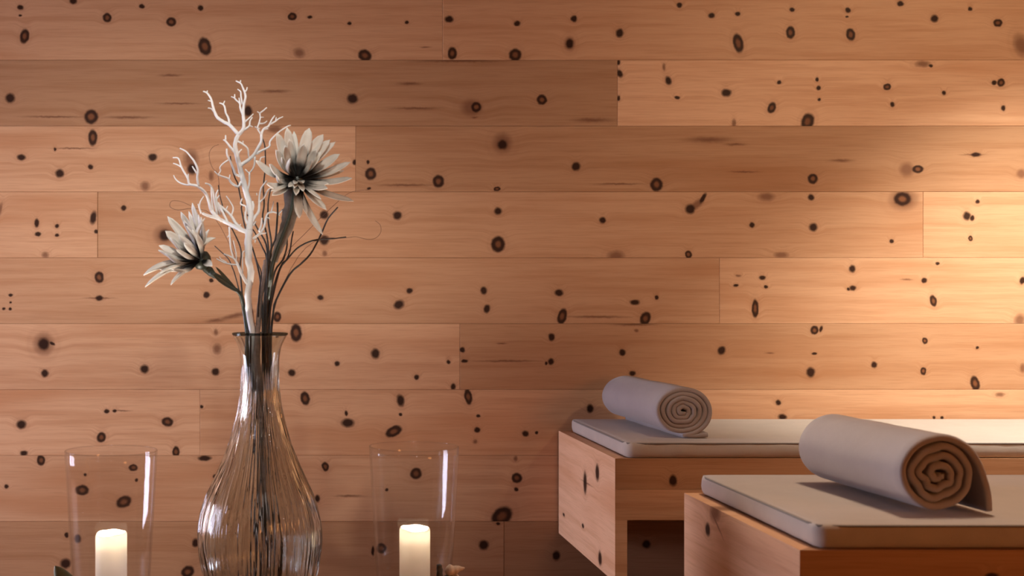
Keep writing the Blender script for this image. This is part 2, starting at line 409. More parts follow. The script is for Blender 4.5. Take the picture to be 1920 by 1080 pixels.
# ------------------------------------------------------------------ the panelled wall: every plank its own board
wall = struct('wall_back', box_bm(XL, XR, YW + 0.022, YW + 0.25, 0, ZC), wood('wall_backing', 1.0, 0.35), 'wall of wide horizontal knotty pine planks')
ROW0, ROWH = 112.5, 123.6
def row_y(r): return ROW0 + ROWH * (r - 1)           # pixel height of the upper edge of row r
K = {  # knots seen in each row: x, y, rx, ry, angle, type   (pixels)
0: [(38,14,6,5,0,'s'),(38,29,3,2,0,'s'),(137,2,7,6,0,'s'),(201,33,8,8,0,'r'),(46,68,8,13,10,'r'),(266,12,5,4,0,'s'),(376,15,5,5,0,'s'),(321,41,9,8,0,'r'),
    (384,87,11,16,-15,'r'),(548,31,8,7,0,'r'),(581,32,5,3,0,'s'),(561,99,11,9,20,'f'),(655,44,4,3,0,'s'),(763,42,4,3,0,'s'),(684,104,12,10,30,'r'),(798,88,16,2.5,0,'t'),
    (842,36,8,6,0,'s'),(848,100,8,11,0,'r'),(966,103,11,11,0,'r'),(970,44,6,5,0,'s'),(1076,35,6,6,0,'s'),(1068,82,10,13,0,'f'),(1068,82,7,9,0,'s'),(1162,62,7,8,0,'s'),(1274,10,5,5,0,'s'),
    (1334,29,6,5,0,'s'),(1383,26,5,4,0,'s'),(1384,81,9,17,-12,'r'),(1485,18,5,4,0,'s'),(1482,61,8,11,0,'r'),(1590,19,5,5,0,'s'),(1588,32,3,2,0,'s'),(1595,65,8,11,-10,'r'),
    (1688,7,6,5,0,'s'),(1752,35,7,7,0,'s'),(1819,17,4,4,0,'s'),(1871,43,8,7,0,'r'),(1915,85,14,22,-20,'f')],
1: [(19,184,9,9,0,'s'),(171,219,12,13,0,'r'),(320,141,34,4,0,'t'),(335,194,60,3,0,'t'),(515,171,45,5,0,'t'),(465,208,8,10,0,'s'),(661,185,10,9,0,'s'),(768,157,34,5,0,'t'),
    (893,201,9,9,0,'r'),(884,202,20,16,0,'f'),(1016,187,9,9,0,'r'),(890,220,10,2.5,0,'t'),(100,219,90,3,0,'t'),(240,220,70,4,0,'t'),(780,203,70,4,0,'t'),(1110,225,60,7,0,'t'),(860,114,130,5,0,'t'),
    (1160,117,3,5,0,'s'),(1162,138,5,8,-20,'s'),(1160,184,3,5,0,'s'),(1245,126,3,7,0,'f'),(1253,151,6,8,-20,'s'),(1270,183,5,3,0,'s'),(1362,174,9,7,0,'s'),(1447,202,7,10,25,'r'),(1461,154,4,4,0,'s'),
    (1376,231,4,8,0,'f'),(1514,228,11,15,20,'r'),(1532,149,3,4,0,'s'),(1535,165,4,4,0,'s'),(1536,187,3,3,0,'s'),(1663,163,7,6,0,'r'),(1673,196,4,5,0,'s'),(1745,123,4,3,0,'s'),(1730,120,14,6,0,'f'),
    (1770,174,4,4,0,'s'),(1864,155,5,4,0,'s'),(1877,155,7,7,0,'r'),(1881,203,4,5,0,'s')],
2: [(174,258,8,14,0,'r'),(40,295,8,6,0,'s'),(103,280,2.5,3.5,0,'s'),(112,325,8,8,0,'s'),(170,313,5,5,0,'s'),(286,295,8,7,0,'s'),(272,349,9,9,0,'f'),(360,317,9,10,0,'s'),(358,298,14,18,0,'f'),(396,330,5,10,0,'f'),
    (515,242,14,7,0,'f'),(665,304,4,5,0,'s'),(634,313,8,6,0,'f'),(140,278,60,2.5,0,'t'),
    (690,304,3,4,0,'s'),(695,326,10,11,0,'r'),(692,353,4,2.5,0,'s'),(822,340,10,11,0,'r'),(760,347,80,4,0,'t'),(942,271,9,9,0,'s'),(942,268,18,19,0,'f'),(932,354,6,4,0,'r'),(1080,312,8,8,0,'s'),(1231,346,11,12,0,'r'),
    (1160,345,70,3,0,'t'),(1379,271,32,4,0,'t'),(1395,322,45,3,0,'t'),(1524,335,9,9,0,'r'),(1577,301,36,5,0,'t'),(1721,317,10,7,0,'r'),(1700,318,14,14,0,'f'),(1830,290,9,4,0,'s'),(1825,290,36,3,0,'t'),(1915,326,9,9,0,'f'),(1330,262,70,9,0,'t')],
3: [(0,393,4,14,15,'f'),(69,418,4,8,0,'s'),(71,439,6,4,0,'s'),(107,424,4,4,0,'s'),(107,441,4,3,0,'s'),(85,478,7,6,0,'f'),(175,408,6,12,10,'s'),(180,434,4,4,0,'s'),
    (232,390,5,5,0,'s'),(309,441,10,10,0,'s'),(309,441,20,18,0,'f'),(608,403,8,8,0,'s'),(608,450,9,9,0,'s'),(609,475,5,5,0,'f'),(745,404,8,8,0,'s'),(934,396,7,7,0,'s'),(934,458,12,14,0,'r'),(934,458,12,14,0,'f'),(1130,413,6,6,0,'s'),
    (1155,480,16,10,0,'f'),(1294,392,9,9,0,'s'),(1318,372,4,11,30,'s'),(1306,384,18,7,-40,'f'),(1291,477,6,7,0,'r'),(1437,369,16,8,0,'f'),(1410,422,5,5,0,'s'),(1521,370,6,6,0,'s'),(1525,426,8,8,0,'s'),(1692,373,15,12,0,'r'),(1694,374,26,20,0,'f'),(1672,452,4,4,0,'s'),(1465,478,14,6,0,'f'),
    (1833,378,4,4,0,'s'),(1813,405,7,8,0,'s'),(1823,409,4,5,0,'s'),(1820,447,4,5,0,'r')],
4: [(186,520,8,10,-10,'r'),(186,559,7,5,0,'s'),(186,559,45,2.5,0,'t'),(20,553,4,3,0,'s'),(20,567,2.5,2,0,'s'),(7,579,3,2.5,0,'s'),(19,579,3,2.5,0,'s'),(387,553,6,6,0,'s'),(396,526,4,4,0,'s'),(404,601,30,6,-6,'t'),(440,592,60,7,-14,'t'),
    (520,594,7,9,0,'r'),(601,558,6,5,0,'s'),(748,571,10,8,-30,'s'),(768,545,6,5,0,'s'),(907,545,6,7,0,'s'),(913,579,6,8,20,'s'),(1048,549,8,6,0,'s'),(1054,593,8,14,15,'r'),(1190,567,9,5,0,'s'),(1231,558,4,4,0,'s'),(1210,597,9,12,25,'r'),(1120,594,90,4,0,'t'),
    (1384,517,5,2.5,0,'f'),(1380,535,5,2.5,0,'s'),(1430,521,6,4,0,'s'),(1436,538,4,3,0,'s'),(1416,578,6,16,0,'r'),(1598,504,6,7,0,'s'),(1599,540,6,5,0,'s'),(1591,542,3,3,0,'s'),(1700,524,18,3,0,'t'),(1733,526,5,5,0,'s'),(1758,494,4,3,0,'s'),(1750,564,6,10,-15,'r'),(1917,526,5,7,20,'s'),(1912,600,10,12,20,'f')],
5: [(82,645,10,11,0,'s'),(82,645,18,20,0,'f'),(98,644,6,3,30,'s'),(84,700,7,7,0,'s'),(271,692,8,8,0,'s'),(407,654,8,10,0,'f'),(405,623,4,6,0,'f'),(404,697,7,7,0,'s'),(555,624,10,16,0,'r'),(555,624,10,16,0,'f'),(547,699,7,7,0,'s'),(632,682,5,5,0,'s'),(704,663,8,9,0,'s'),(781,707,5,5,0,'s'),(841,679,4,4,0,'s'),(850,725,5,6,0,'s'),
    (867,656,5,5,0,'s'),(871,677,6,3,0,'s'),(1034,632,6,7,0,'s'),(1033,678,6,6,0,'s'),(1024,681,2.5,3.5,0,'s'),(1167,661,6,6,0,'s'),(1186,700,6,5,0,'s'),(1193,620,4,3,0,'f'),(940,644,16,3,0,'t'),(950,677,90,3,0,'t'),(1353,657,7,8,30,'s'),(1443,662,14,2.5,0,'t'),(1527,619,7,8,20,'r'),(1539,617,3,6,15,'s'),(1527,663,5,2.5,0,'s'),(1520,698,8,9,0,'s'),(1639,684,6,6,0,'s'),(1734,639,5,6,0,'r'),(1731,696,5,7,0,'r'),(1832,652,3,3,0,'s'),(1828,719,8,13,-15,'r'),(1917,690,5,9,0,'f'),(1190,608,60,5,0,'t')],
6: [(40,796,9,8,0,'s'),(200,771,5,4,0,'s'),(215,770,4,3,0,'s'),(230,770,25,2.5,0,'t'),(190,820,8,9,25,'r'),(314,791,10,8,10,'r'),(330,847,6,10,0,'r'),(45,850,7,5,0,'s'),(378,763,3,3,0,'s'),
    (572,747,8,12,-10,'r'),(751,751,7,11,-10,'s'),(751,777,3,3,0,'s'),(652,793,12,8,0,'s'),(649,775,3,5,0,'s'),(738,809,15,9,-25,'r'),(878,744,7,14,-10,'r'),(897,780,4,3,0,'s'),(895,806,6,5,0,'s'),(891,828,4,4,0,'f'),(985,813,6,6,0,'s'),(1006,811,3,3,0,'s'),(1106,766,6,8,0,'s'),(1467,782,8,6,0,'s'),(1459,755,5,5,0,'s'),(1751,783,3,3,0,'s'),(1766,783,3,3,0,'s'),(1875,740,9,4,0,'f')],
7: [(77,863,7,9,0,'r'),(12,912,4,4,0,'s'),(250,877,8,6,0,'r'),(256,900,3,3,0,'s'),(160,890,3,3,0,'s'),(154,919,12,9,0,'r'),(232,941,14,10,-25,'r'),(384,859,12,5,0,'s'),(402,893,3,4,0,'s'),(610,875,6,8,-15,'r'),(595,935,5,7,0,'s'),(780,888,10,10,-20,'r'),(967,860,4,5,0,'f'),(969,896,9,9,-30,'r'),(968,918,4,4,0,'s'),(941,968,15,20,50,'r'),(655,930,40,4,0,'t'),(725,918,3,3,0,'s'),(1262,900,7,11,0,'s')],
8: [(125,1003,4,5,0,'s'),(146,1010,6,8,0,'s'),(123,1057,10,9,-20,'s'),(367,1018,7,8,0,'s'),(352,1072,12,10,-30,'r'),(699,1033,3,9,0,'s'),(715,1028,9,9,0,'r'),(907,1022,9,9,0,'s'),(934,982,4,3,0,'s'),(1043,1042,7,9,0,'s'),(1212,1020,8,8,0,'s'),(560,1050,8,8,0,'s')],
}
# joints in each row (px) and tone / warmth of each board from left to right
ROWS = {
0: ([-700, 830, 2250], [(0.92,0.1),(0.93,0.2)]),
1: ([-1000, 1158, 2600], [(0.68,0.45),(1.10,-0.15)]),
2: ([-900, 667, 2450], [(0.97,0.0),(0.73,0.5)]),
3: ([-1000, 183, 1731, 2700], [(0.98,0.0),(0.86,0.25),(0.95,0.2)]),
4: ([-1000, 1349, 2500], [(0.86,0.2),(0.98,0.1)]),
5: ([-1000, 862, 2600], [(1.04,-0.1),(0.80,0.4)]),
6: ([-1000, 375, 2400], [(1.10,-0.15),(1.02,0.0)]),
7: ([-900, 1330, 2600], [(0.98,0.05),(0.95,0.2)]),
8: ([-800, 945, 2600], [(0.74,0.6),(0.66,0.7)]),
}
s_w = YW / FPX
rng = random.Random(11)
M_GENERIC = [wood('pine_plank_plain', 21.0, 0.93, 0.2), wood('pine_plank_plain_warm', 25.0, 0.85, 0.4)]
XMIN, XMAX = XL + 0.002, XR - 0.002
for r in range(-6, 11):
    yt, yb = row_y(r), row_y(r + 1)
    zt, zb = CAMZ - (yt - VY) * s_w, CAMZ - (yb - VY) * s_w
    if zb >= ZC - 0.01 or zt <= 0.01: continue
    zt, zb = min(zt, ZC - 0.002), max(zb, 0.002)
    if r in ROWS:
        joints, tones = ROWS[r]
    else:
        j = rng.uniform(100, 1500)
        joints, tones = [-1200, j, 2800], [None, None]
    for i in range(len(joints) - 1):
        xa = max(XMIN, (joints[i] - VX) * s_w); xb = min(XMAX, (joints[i + 1] - VX) * s_w)
        if xb - xa < 0.02: continue
        cx, cz = (xa + xb) / 2, (zt + zb) / 2
        dep = rng.uniform(-0.0005, 0.0005)
        g = 0.0003
        bmn = box_bm(xa - cx + g, xb - cx - g, 0, 0.02, zb - cz + g, zt - cz - g)
        fe = [e for e in bmn.edges if all(abs(v.co.y) < 1e-6 for v in e.verts)]
        bmesh.ops.bevel(bmn, geom=fe, offset=0.0011, segments=1, affect='EDGES')
        if tones[i] is None:
            mat = M_GENERIC[(r + i) % 2]
        else:
            kn = []
            for (kx, ky, rx, ry, a, ty) in K[r]:
                if joints[i] - rx < kx < joints[i + 1] + rx and joints[i] <= kx <= joints[i + 1]:
                    kn.append(((kx - VX) * s_w - cx, CAMZ - (ky - VY) * s_w - cz, rx * s_w, ry * s_w, a, ty))
            mat = wood('pine_plank_wood', r * 3.7 + i * 1.9 + 0.5, tones[i][0], tones[i][1], kn)
        bm_obj('plank', bmn, mat, wall, loc=(cx, YW + dep, cz))

# ------------------------------------------------------------------ loungers
XBED, XEND, ZTOP, BH, T = 0.908, 2.92, 0.550, 0.349, 0.034
def lounger(yn, yf, label, ekn, fkn, seed):
    root = empty('lounger', ((XBED + XEND) / 2, (yn + yf) / 2, 0))
    R = root.location.copy()
    rail = 0.1725
    ym, zm = (yn + yf) / 2, ZTOP - BH / 2
    em = wood('lounger_end_pine_daylit', seed, 1.18, -0.6, [((u - ym), (v - zm), a, c, g, t) for (u, v, a, c, g, t) in ekn], axes='yz')  # paler, cooler tone: window daylight on the ends painted into the wood
    fm1 = wood('lounger_rail_pine', seed + 2.2, 0.70, 0.65, fkn)
    fm2 = wood('lounger_rail_pine', seed + 4.1, 0.98, 0.35)
    tm = wood('lounger_top_pine', seed + 6.3, 1.08, -0.2)
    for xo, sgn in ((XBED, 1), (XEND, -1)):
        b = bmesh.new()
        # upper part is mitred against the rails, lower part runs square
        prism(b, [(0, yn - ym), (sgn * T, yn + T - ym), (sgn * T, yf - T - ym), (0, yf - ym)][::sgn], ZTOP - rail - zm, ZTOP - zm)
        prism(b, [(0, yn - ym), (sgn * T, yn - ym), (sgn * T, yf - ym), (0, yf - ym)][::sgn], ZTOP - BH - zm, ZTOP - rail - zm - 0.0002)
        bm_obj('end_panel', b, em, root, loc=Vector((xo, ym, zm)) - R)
    cx = (XBED + XEND) / 2
    for k, (z1, z0) in enumerate(((ZTOP, ZTOP - rail / 2), (ZTOP - rail / 2 - 0.0006, ZTOP - rail))):
        b = bmesh.new(); g = 0.0003
        prism(b, [(XBED + g - cx, 0), (XEND - g - cx, 0), (XEND - T - g - cx, T), (XBED + T + g - cx, T)], z0 - (z0 + z1) / 2, z1 - (z0 + z1) / 2)
        bm_obj('front_board', b, (fm1, fm2)[k], root, loc=Vector((cx, yn, (z0 + z1) / 2)) - R)
        b = bmesh.new()
        prism(b, [(XBED + T + g - cx, -T), (XEND - T - g - cx, -T), (XEND - g - cx, 0), (XBED + g - cx, 0)], z0 - (z0 + z1) / 2, z1 - (z0 + z1) / 2)
        bm_obj('back_board', b, fm2, root, loc=Vector((cx, yf, (z0 + z1) / 2)) - R)
    bm_obj('top_panel', box_bm(XBED + T + 0.0005 - cx, XEND - T - 0.0005 - cx, yn + T + 0.0005 - ym, yf - T - 0.0005 - ym, -0.028, -0.002), tm, root, loc=Vector((cx, ym, ZTOP)) - R)
    bm_obj('plinth', box_bm(-0.6, 0.6, -(yf - yn) / 2 + 0.10, (yf - yn) / 2 - 0.10, 0.0, ZTOP - 0.03), fm2, root, loc=(0.25, 0, 0))
    tag(root, label, 'lounger', 'box loungers along the wall')
    return root
Y1N, Y1F, Y2N, Y2F = 3.600, 4.362, 2.290, 2.965
def ek(x, y, rx, ry, a, t):
    """a spot on the end panel (the plane x = XBED) from its pixel position"""
    Y = XBED * FPX / (x - VX)
    return (Y, CAMZ - (y - VY) / FPX * Y, rx / FPX * Y, ry / FPX * Y, a, t)
cxb, czb = (XBED + XEND) / 2, ZTOP - 0.1725 / 4
lounger(Y1N, Y1F, 'pale pine box lounger standing against the plank wall, the farther one',
        [ek(1120, 886, 14, 15, 0, 's'), ek(1097, 905, 13, 20, 0, 's'), ek(1100, 906, 70, 2.5, 0, 't'), ek(1125, 1047, 13, 13, 0, 's'), ek(1093, 986, 9, 4, 0, 's'), ek(1057, 965, 9, 3, 0, 's')],
        [((1262 - VX) / FPX * Y1N - cxb, CAMZ - (901 - VY) / FPX * Y1N - czb, 0.011, 0.016, 0, 's')], 31.0)
lounger(Y2N, Y2F, 'pale pine box lounger in the foreground, nearest to the camera',
        [ek(1327, 993, 13, 12, 0, 's'), ek(1341, 960, 30, 18, 20, 'f'), ek(1345, 985, 60, 4, -30, 't')],
        [((1860 - VX) / FPX * Y2N - cxb, CAMZ - (1082 - VY) / FPX * Y2N - czb, 0.012, 0.008, 0, 's')], 47.0)

# ------------------------------------------------------------------ cushions
def cushion(x0, x1, y0, y1, z0, th, label):
    root = empty('mattress_cushion', ((x0 + x1) / 2, (y0 + y1) / 2, z0))
    hx, hy = (x1 - x0) / 2, (y1 - y0) / 2
    nx, ny, rad = 60, 26, 0.011
    verts, faces = [], []
    # closed rounded slab: rings from the bottom up to the top, then the top grid
    def outline(inset):
        pts = []
        rc = max(0.002, 0.022 - inset)
        cs = [(hx - 0.022, -hy + 0.022, -90), (hx - 0.022, hy - 0.022, 0), (-hx + 0.022, hy - 0.022, 90), (-hx + 0.022, -hy + 0.022, 180)]
        sides = [ny, nx, ny, nx]
        for q, (cx, cy, a0) in enumerate(cs):
            for k in range(5):
                a = math.radians(a0 + 90 * k / 4)
                pts.append((cx + rc * math.cos(a), cy + rc * math.sin(a)))
            nxt = cs[(q + 1) % 4]
            ax, ay = pts[-1]
            a = math.radians(nxt[2])
            bx, by = nxt[0] + rc * math.cos(a), nxt[1] + rc * math.sin(a)
            for k in range(1, sides[q]):
                t = k / sides[q]
                pts.append((ax + (bx - ax) * t, ay + (by - ay) * t))
        return pts
    prof = [(0.012, 0.0), (0.003, 0.003), (0.0, 0.010), (-0.002, th * 0.45), (-0.001, th - 0.009), (0.0005, th - 0.0035), (0.003, th - 0.001), (0.008, th)]
    ring = None
    for (ins, z) in prof:
        o = outline(ins)
        wob = 1.0 if 0.005 < z < th - 0.004 else 0.3
        start = len(verts)
        for (x, y) in o:
            n_ = noise.noise(Vector((x * 14, y * 14, z0 * 9))) * 0.0016 * wob + noise.noise(Vector((x * 55, y * 55, z * 30))) * 0.0016 * wob
            d = Vector((x / hx, y / hy, 0))
            verts.append(Vector((x, y, z)) + d * n_)
        if ring is not None:
            m_ = len(o)
            for k in range(m_):
                faces.append((ring + k, ring + (k + 1) % m_, start + (k + 1) % m_, start + k))
        ring = start
    m_ = len(o)
    faces.append(tuple(range(m_ - 1, -1, -1)))
    # top: shrink rings towards the middle line with a slight crown
    prev = ring
    for s in (0.04, 0.10, 0.2, 0.4, 0.7):
        start = len(verts)
        for k in range(m_):
            v = verts[ring + k]
            ix = min(1.0, 1 - s * hy / hx) if True else 1
            x, y = v.x * ix, v.y * (1 - s)
            crown = 0.004 * math.sin(min(1, s * 2) * math.pi / 2) + noise.noise(Vector((x * 5, y * 5, z0))) * 0.0012
            verts.append(Vector((x, y, th + crown)))
        for k in range(m_):
            faces.append((prev + k, prev + (k + 1) % m_, start + (k + 1) % m_, start + k))
        prev = start
    faces.append(tuple(prev + k for k in range(m_)))
    mesh_obj('cushion_body', verts, faces, M_CUSH, root, True)
    # piping seam round the top edge
    o = outline(0.0005)
    pts = [Vector((x, y, th - 0.003)) for x, y in o[::3]]
    pts.append(pts[0].copy())
    v, f = tube(pts, 0.0023, 0.0023, 6, 1)
    mesh_obj('piping', v, f, M_PIPE, root, True)
    tag(root, label, 'cushion', 'cushions on the loungers')
    return root
TH = 0.044
cushion(XBED + 0.032, XEND - 0.03, Y1N + 0.006, Y1F - 0.045, ZTOP + 0.0005, TH, 'flat taupe cushion on the farther lounger, brightly lit beside the wall')
cushion(XBED + 0.032, XEND - 0.03, Y2N + 0.006, Y2F - 0.012, ZTOP + 0.0005, TH, 'flat taupe cushion on the nearest lounger in the foreground')

# ------------------------------------------------------------------ rolled towels
def towel(center, rx, rz, turns, th, length, yaw, tail, sense, seed, label, rough_in=0.0, gap=1.1):
    """spiral section in the local xz plane, extruded along local y (front end at -y)"""
    root = empty('rolled_towel', center)
    root.rotation_euler = (0, 0, yaw)
    r = random.Random(seed)
    pitch = th * gap
    n = int(turns * 44)
    cl = []
    a_end = math.radians(-90 if tail == 'under' else 58)
    for i in range(n + 1):
        s = i / n                                 # 0 core .. 1 outside
        ang = a_end - sense * (1 - s) * turns * 2 * math.pi
        rr = 1.0 - (1 - s) * turns * pitch / rx
        rr = max(rr, 0.05)
        w = 1 + rough_in * (1 - s) * 1.6 * noise.noise(Vector((math.cos(ang) * 1.9, math.sin(ang) * 1.9, seed + s * 1.2)))
        k = rr * w
        cl.append(Vector((math.cos(ang) * rx * k, 0, math.sin(ang) * rz * k)))
    if tail == 'under':                          # the loose end lies flat under the roll, pointing to +x
        p = cl[-1]
        for q in range(1, 9):
            cl.append(Vector((p.x + q * rx * 0.11, 0, -rz - 0.0006 * q * 0 + 0.0010 * math.sin(q))))
    else:                                        # the loose end falls off the side of the roll down to the cushion
        p = cl[-1]; d = (cl[-1] - cl[-2]).normalized()
        for q in range(1, 15):
            t = q / 14
            a = p + d * (t * rx * 0.9)
            b_ = Vector((rx * 1.30, 0, -rz))
            c1 = p + d * rx * 0.55; c2 = Vector((rx * 1.22, 0, -rz * 0.15))
            cl.append(p * (1 - t) ** 3 + c1 * 3 * t * (1 - t) ** 2 + c2 * 3 * t * t * (1 - t) + b_ * t ** 3)
    m = len(cl)
    nrm = []
    for i in range(m):
        t = (cl[min(i + 1, m - 1)] - cl[max(i - 1, 0)]).normalized()
        nrm.append(Vector((t.z, 0, -t.x)))
    ys = []
    ns = 18
    ends = [(-length / 2, 0.35), (-length / 2 + 0.0015, 0.75), (-length / 2 + 0.004, 1.0)]
    mid = [(-length / 2 + 0.004 + (length - 0.008) * k / ns, 1.0) for k in range(1, ns)]
    prof = ends + mid + [(-y, k) for y, k in ends[::-1]]
    verts, faces = [], []
    for (y, k) in prof:
        for i in range(m):
            s = i / m
            # layers telescope a little so that the end is not one flat plane
            tele = 0.006 * noise.noise(Vector((s * 9, seed, 0))) * (-1 if y < 0 else 1) * (abs(y) / (length / 2))
            dent = noise.noise(Vector((cl[i].x * 18, y * 9, cl[i].z * 18 + seed))) * 0.0028 * (s ** 2)
            for sgn in (1, -1):
                p = cl[i] * (1 + 0.0) + nrm[i] * (sgn * th / 2 * k + dent)
                verts.append(Vector((p.x, y + tele, p.z)))
    row = 2 * m
    for j in range(len(prof) - 1):
        a, b_ = j * row, (j + 1) * row
        for i in range(m - 1):
            for s_ in (0, 1):
                p, q = 2 * i + s_, 2 * (i + 1) + s_
                f = (a + p, a + q, b_ + q, b_ + p)
                faces.append(f if s_ == 0 else f[::-1])
        for i in (0, m - 1):
            f = (a + 2 * i, b_ + 2 * i, b_ + 2 * i + 1, a + 2 * i + 1)
            faces.append(f if i == 0 else f[::-1])
    for j in (0, len(prof) - 1):
        a = j * row
        for i in range(m - 1):
            f = (a + 2 * i, a + 2 * i + 1, a + 2 * i + 3, a + 2 * i + 2)
            faces.append(f if j == 0 else f[::-1])
    b = bmesh.new()
    bv = [b.verts.new(v) for v in verts]
    for f in faces: b.faces.new([bv[i] for i in f])
    bm_obj('towel_roll', b, M_TOWEL, root, True)
    tag(root, label, 'towel', 'rolled towels on the loungers')
    return root
ZC1 = ZTOP + TH + 0.005
L1 = 0.56
t1 = px(1264, 772, 3.70)
towel((t1.x + 0.012, 3.69 + L1 / 2, ZC1 + 0.0760), 0.084, 0.0695, 5.2, 0.0135, L1, math.radians(2), 'under', -1, 3.0,
      'smaller-looking rolled taupe towel on the farther lounger, its end tucked underneath', 0.12, 1.13)
L2 = 0.42
t2 = px(1752, 888, 2.37)
towel((t2.x - 0.002, 2.37 + L2 / 2, ZC1 + 0.0755), 0.0750, 0.0690, 3.8, 0.0135, L2, math.radians(3), 'fall', -1, 9.0,
      'rolled grey taupe towel with a loose flap on the foreground lounger', 0.26, 1.36)

# ------------------------------------------------------------------ low table that carries the decoration
ZT = 0.325
tb = empty('low_table', (-0.25, 2.84, 0))
tm = wood('table_pine', 61.0, 0.95, 0.2)
for k in range(3):
    bm_obj('tabletop_board', box_bm(-0.85, 0.85, -0.29 + k * 0.17 + 0.0006, -0.29 + (k + 1) * 0.17 - 0.0006, ZT - 0.035, ZT, 0.0015), tm, tb)
for sx in (-1, 1):
    for y in (-0.27, 0.17):
        bm_obj('leg', box_bm(sx * 0.80 - 0.03, sx * 0.80 + 0.03, y, y + 0.06, 0, ZT - 0.0355, 0.002), tm, tb)
tag(tb, 'low pine table under the vase and candle glasses', 'table')

# ------------------------------------------------------------------ glass vase
YV = 2.90
vc = px(487.5, 628, YV)
prof_px = [(628, 51.5), (634, 48), (650, 40.5), (670, 37), (690, 36), (710, 35.6), (730, 36.2), (750, 38.5), (770, 42), (790, 46.8), (810, 52.5), (830, 58.5), (850, 65.5), (870, 73.5), (890, 82.5),
           (910, 92), (930, 101), (950, 108), (970, 113), (990, 116), (1005, 116.5), (1020, 116), (1040, 113), (1060, 110), (1080, 105), (1095, 99), (1107, 91)]
def zpx(y, Y): return CAMZ - (y - VY) / FPX * Y
outer = [(hw / FPX * YV, zpx(y, YV)) for y, hw in prof_px] + [(0.100, ZT + 0.004), (0.090, ZT + 0.0002)]
outer = outer[::-1]                               # bottom -> top
path = catmull([Vector((a, 0, b)) for a, b in outer], 4)
NS = 760
vr = random.Random(5)
ribs = [(vr.randint(55, 125), vr.uniform(0, 6.28), vr.uniform(-6, 6), vr.uniform(0.4, 1.0)) for _ in range(5)]
def rib(a, z):
    n1 = noise.noise(Vector((math.cos(a) * 22, math.sin(a) * 22, z * 9)))
    n2 = noise.noise(Vector((math.cos(a) * 37 + 5, math.sin(a) * 37, z * 14 + 3)))
    return n1 + 0.6 * n2
verts, faces = [], []
vase = empty('glass_vase', (vc.x, YV, ZT))
np_ = len(path)
zrim = path[-1].z
for p in path:
    fade = min(1, max(0, (zrim - p.z - 0.06) / 0.06)) * min(1, max(0.0, (p.z - ZT) / 0.02))
    am = 0.0027 * fade * (0.35 + 0.65 * min(1, p.x / 0.12))
    for k in range(NS):
        a = 2 * math.pi * k / NS
        r = p.x + am * rib(a, p.z)
        verts.append((r * math.cos(a), r * math.sin(a), p.z - ZT))
inner = []
for i, p in enumerate(path):
    t = (path[min(i + 1, np_ - 1)] - path[max(i - 1, 0)]).normalized()
    q = Vector((p.x - t.z * 0.0032, 0, p.z + t.x * 0.0032))
    if p.z > ZT + 0.02: inner.append(q)
inner.append(Vector((path[-1].x - 0.0030, 0, zrim - 0.0001)))
inner = inner[::-1]                               # top -> bottom
for q in inner:
    for k in range(NS):
        a = 2 * math.pi * k / NS
        verts.append((q.x * math.cos(a), q.x * math.sin(a), q.z - ZT))
tot = np_ + len(inner)
for j in range(tot - 1):
    for k in range(NS):
        a = j * NS + k; b_ = j * NS + (k + 1) % NS
        faces.append((a, b_, b_ + NS, a + NS))
verts.append((0, 0, 0.004)); c0 = len(verts) - 1
verts.append((0, 0, 0.022)); c1 = len(verts) - 1
for k in range(NS):
    faces.append((c0, (k + 1) % NS, k))
    e = (tot - 1) * NS
    faces.append((c1, e + k, e + (k + 1) % NS))
mesh_obj('vase_body', verts, faces, M_VASE, vase, True)
# rolled lip
rr = path[-1].x - 0.0012
lip = [Vector((rr * math.cos(2 * math.pi * k / 64), rr * math.sin(2 * math.pi * k / 64), zrim - ZT + 0.0026)) for k in range(65)]
v, f = tube(lip, 0.0027, 0.0027, 8, 1)
mesh_obj('vase_lip', v, f, M_RIM, vase, True)
tag(vase, 'tall grey-green ribbed glass vase with narrow neck and bulging belly', 'vase')

# everything in the vase passes the neck and stands on its bottom
def into_vase(p_neck, foot_px, Y=YV):
    """points from the vase bottom up to the neck"""
    foot = px(foot_px, 1092, YV); foot.y = YV + random.uniform(-0.03, 0.03)
    mid = px(488 + (foot_px - 488) * 0.30 + (p_neck[0] - 488) * 0.35, 800, YV); mid.y = YV + random.uniform(-0.012, 0.012)
    nk = px(p_neck[0], 690, YV); nk.y = YV + random.uniform(-0.014, 0.014)
    return [foot, mid, nk]

# ------------------------------------------------------------------ white branch
def A(x, y): return (310 + x / 8, 145 + y / 8)
def B(x, y): return (310 + x / 8, 270 + y / 8)
def C(x, y): return (400 + x / 8, 380 + y / 8)
def Dd(x, y): return (400 + x / 8, 500 + y / 8)
def cv(fn, pts): return [fn(*p) for p in pts]
branch = empty('white_branch', (vc.x, YV, ZT + 0.03))
BO = branch.location.copy()
def depth_field(x, y, ph):
    """the branch fans out in depth as well as sideways"""
    return YV + 0.055 * noise.noise(Vector((x * 0.012, y * 0.009, ph))) * min(1, max(0, (620 - y) / 140)) - 0.01
def add_branch(pts2, r0, r1, ph, name='side_branch', foot=None, mat=M_WHITE, parent=branch, origin=BO, seg=7, knob=0.22, sub=3):
    pts = []
    if foot: pts += foot
    for (x, y) in pts2:
        Y = depth_field(x, y, ph)
        pts.append(px(x, y, Y))
    v, f = tube([p - origin for p in pts], r0 * 1.12 * YV / FPX, r1 * 1.12 * YV / FPX, seg, sub, knob)
    return mesh_obj(name, v, f, mat, parent, True)
random.seed(21)
trunk = [(473, 628)] + cv(Dd, [(545, 760), (530, 560), (520, 380), (560, 180)]) + cv(C, [(560, 1000), (530, 860), (530, 700), (525, 560), (535, 420)])
add_branch(trunk, 5.2, 6.5, 1.0, 'trunk', into_vase((473, 628), 500))
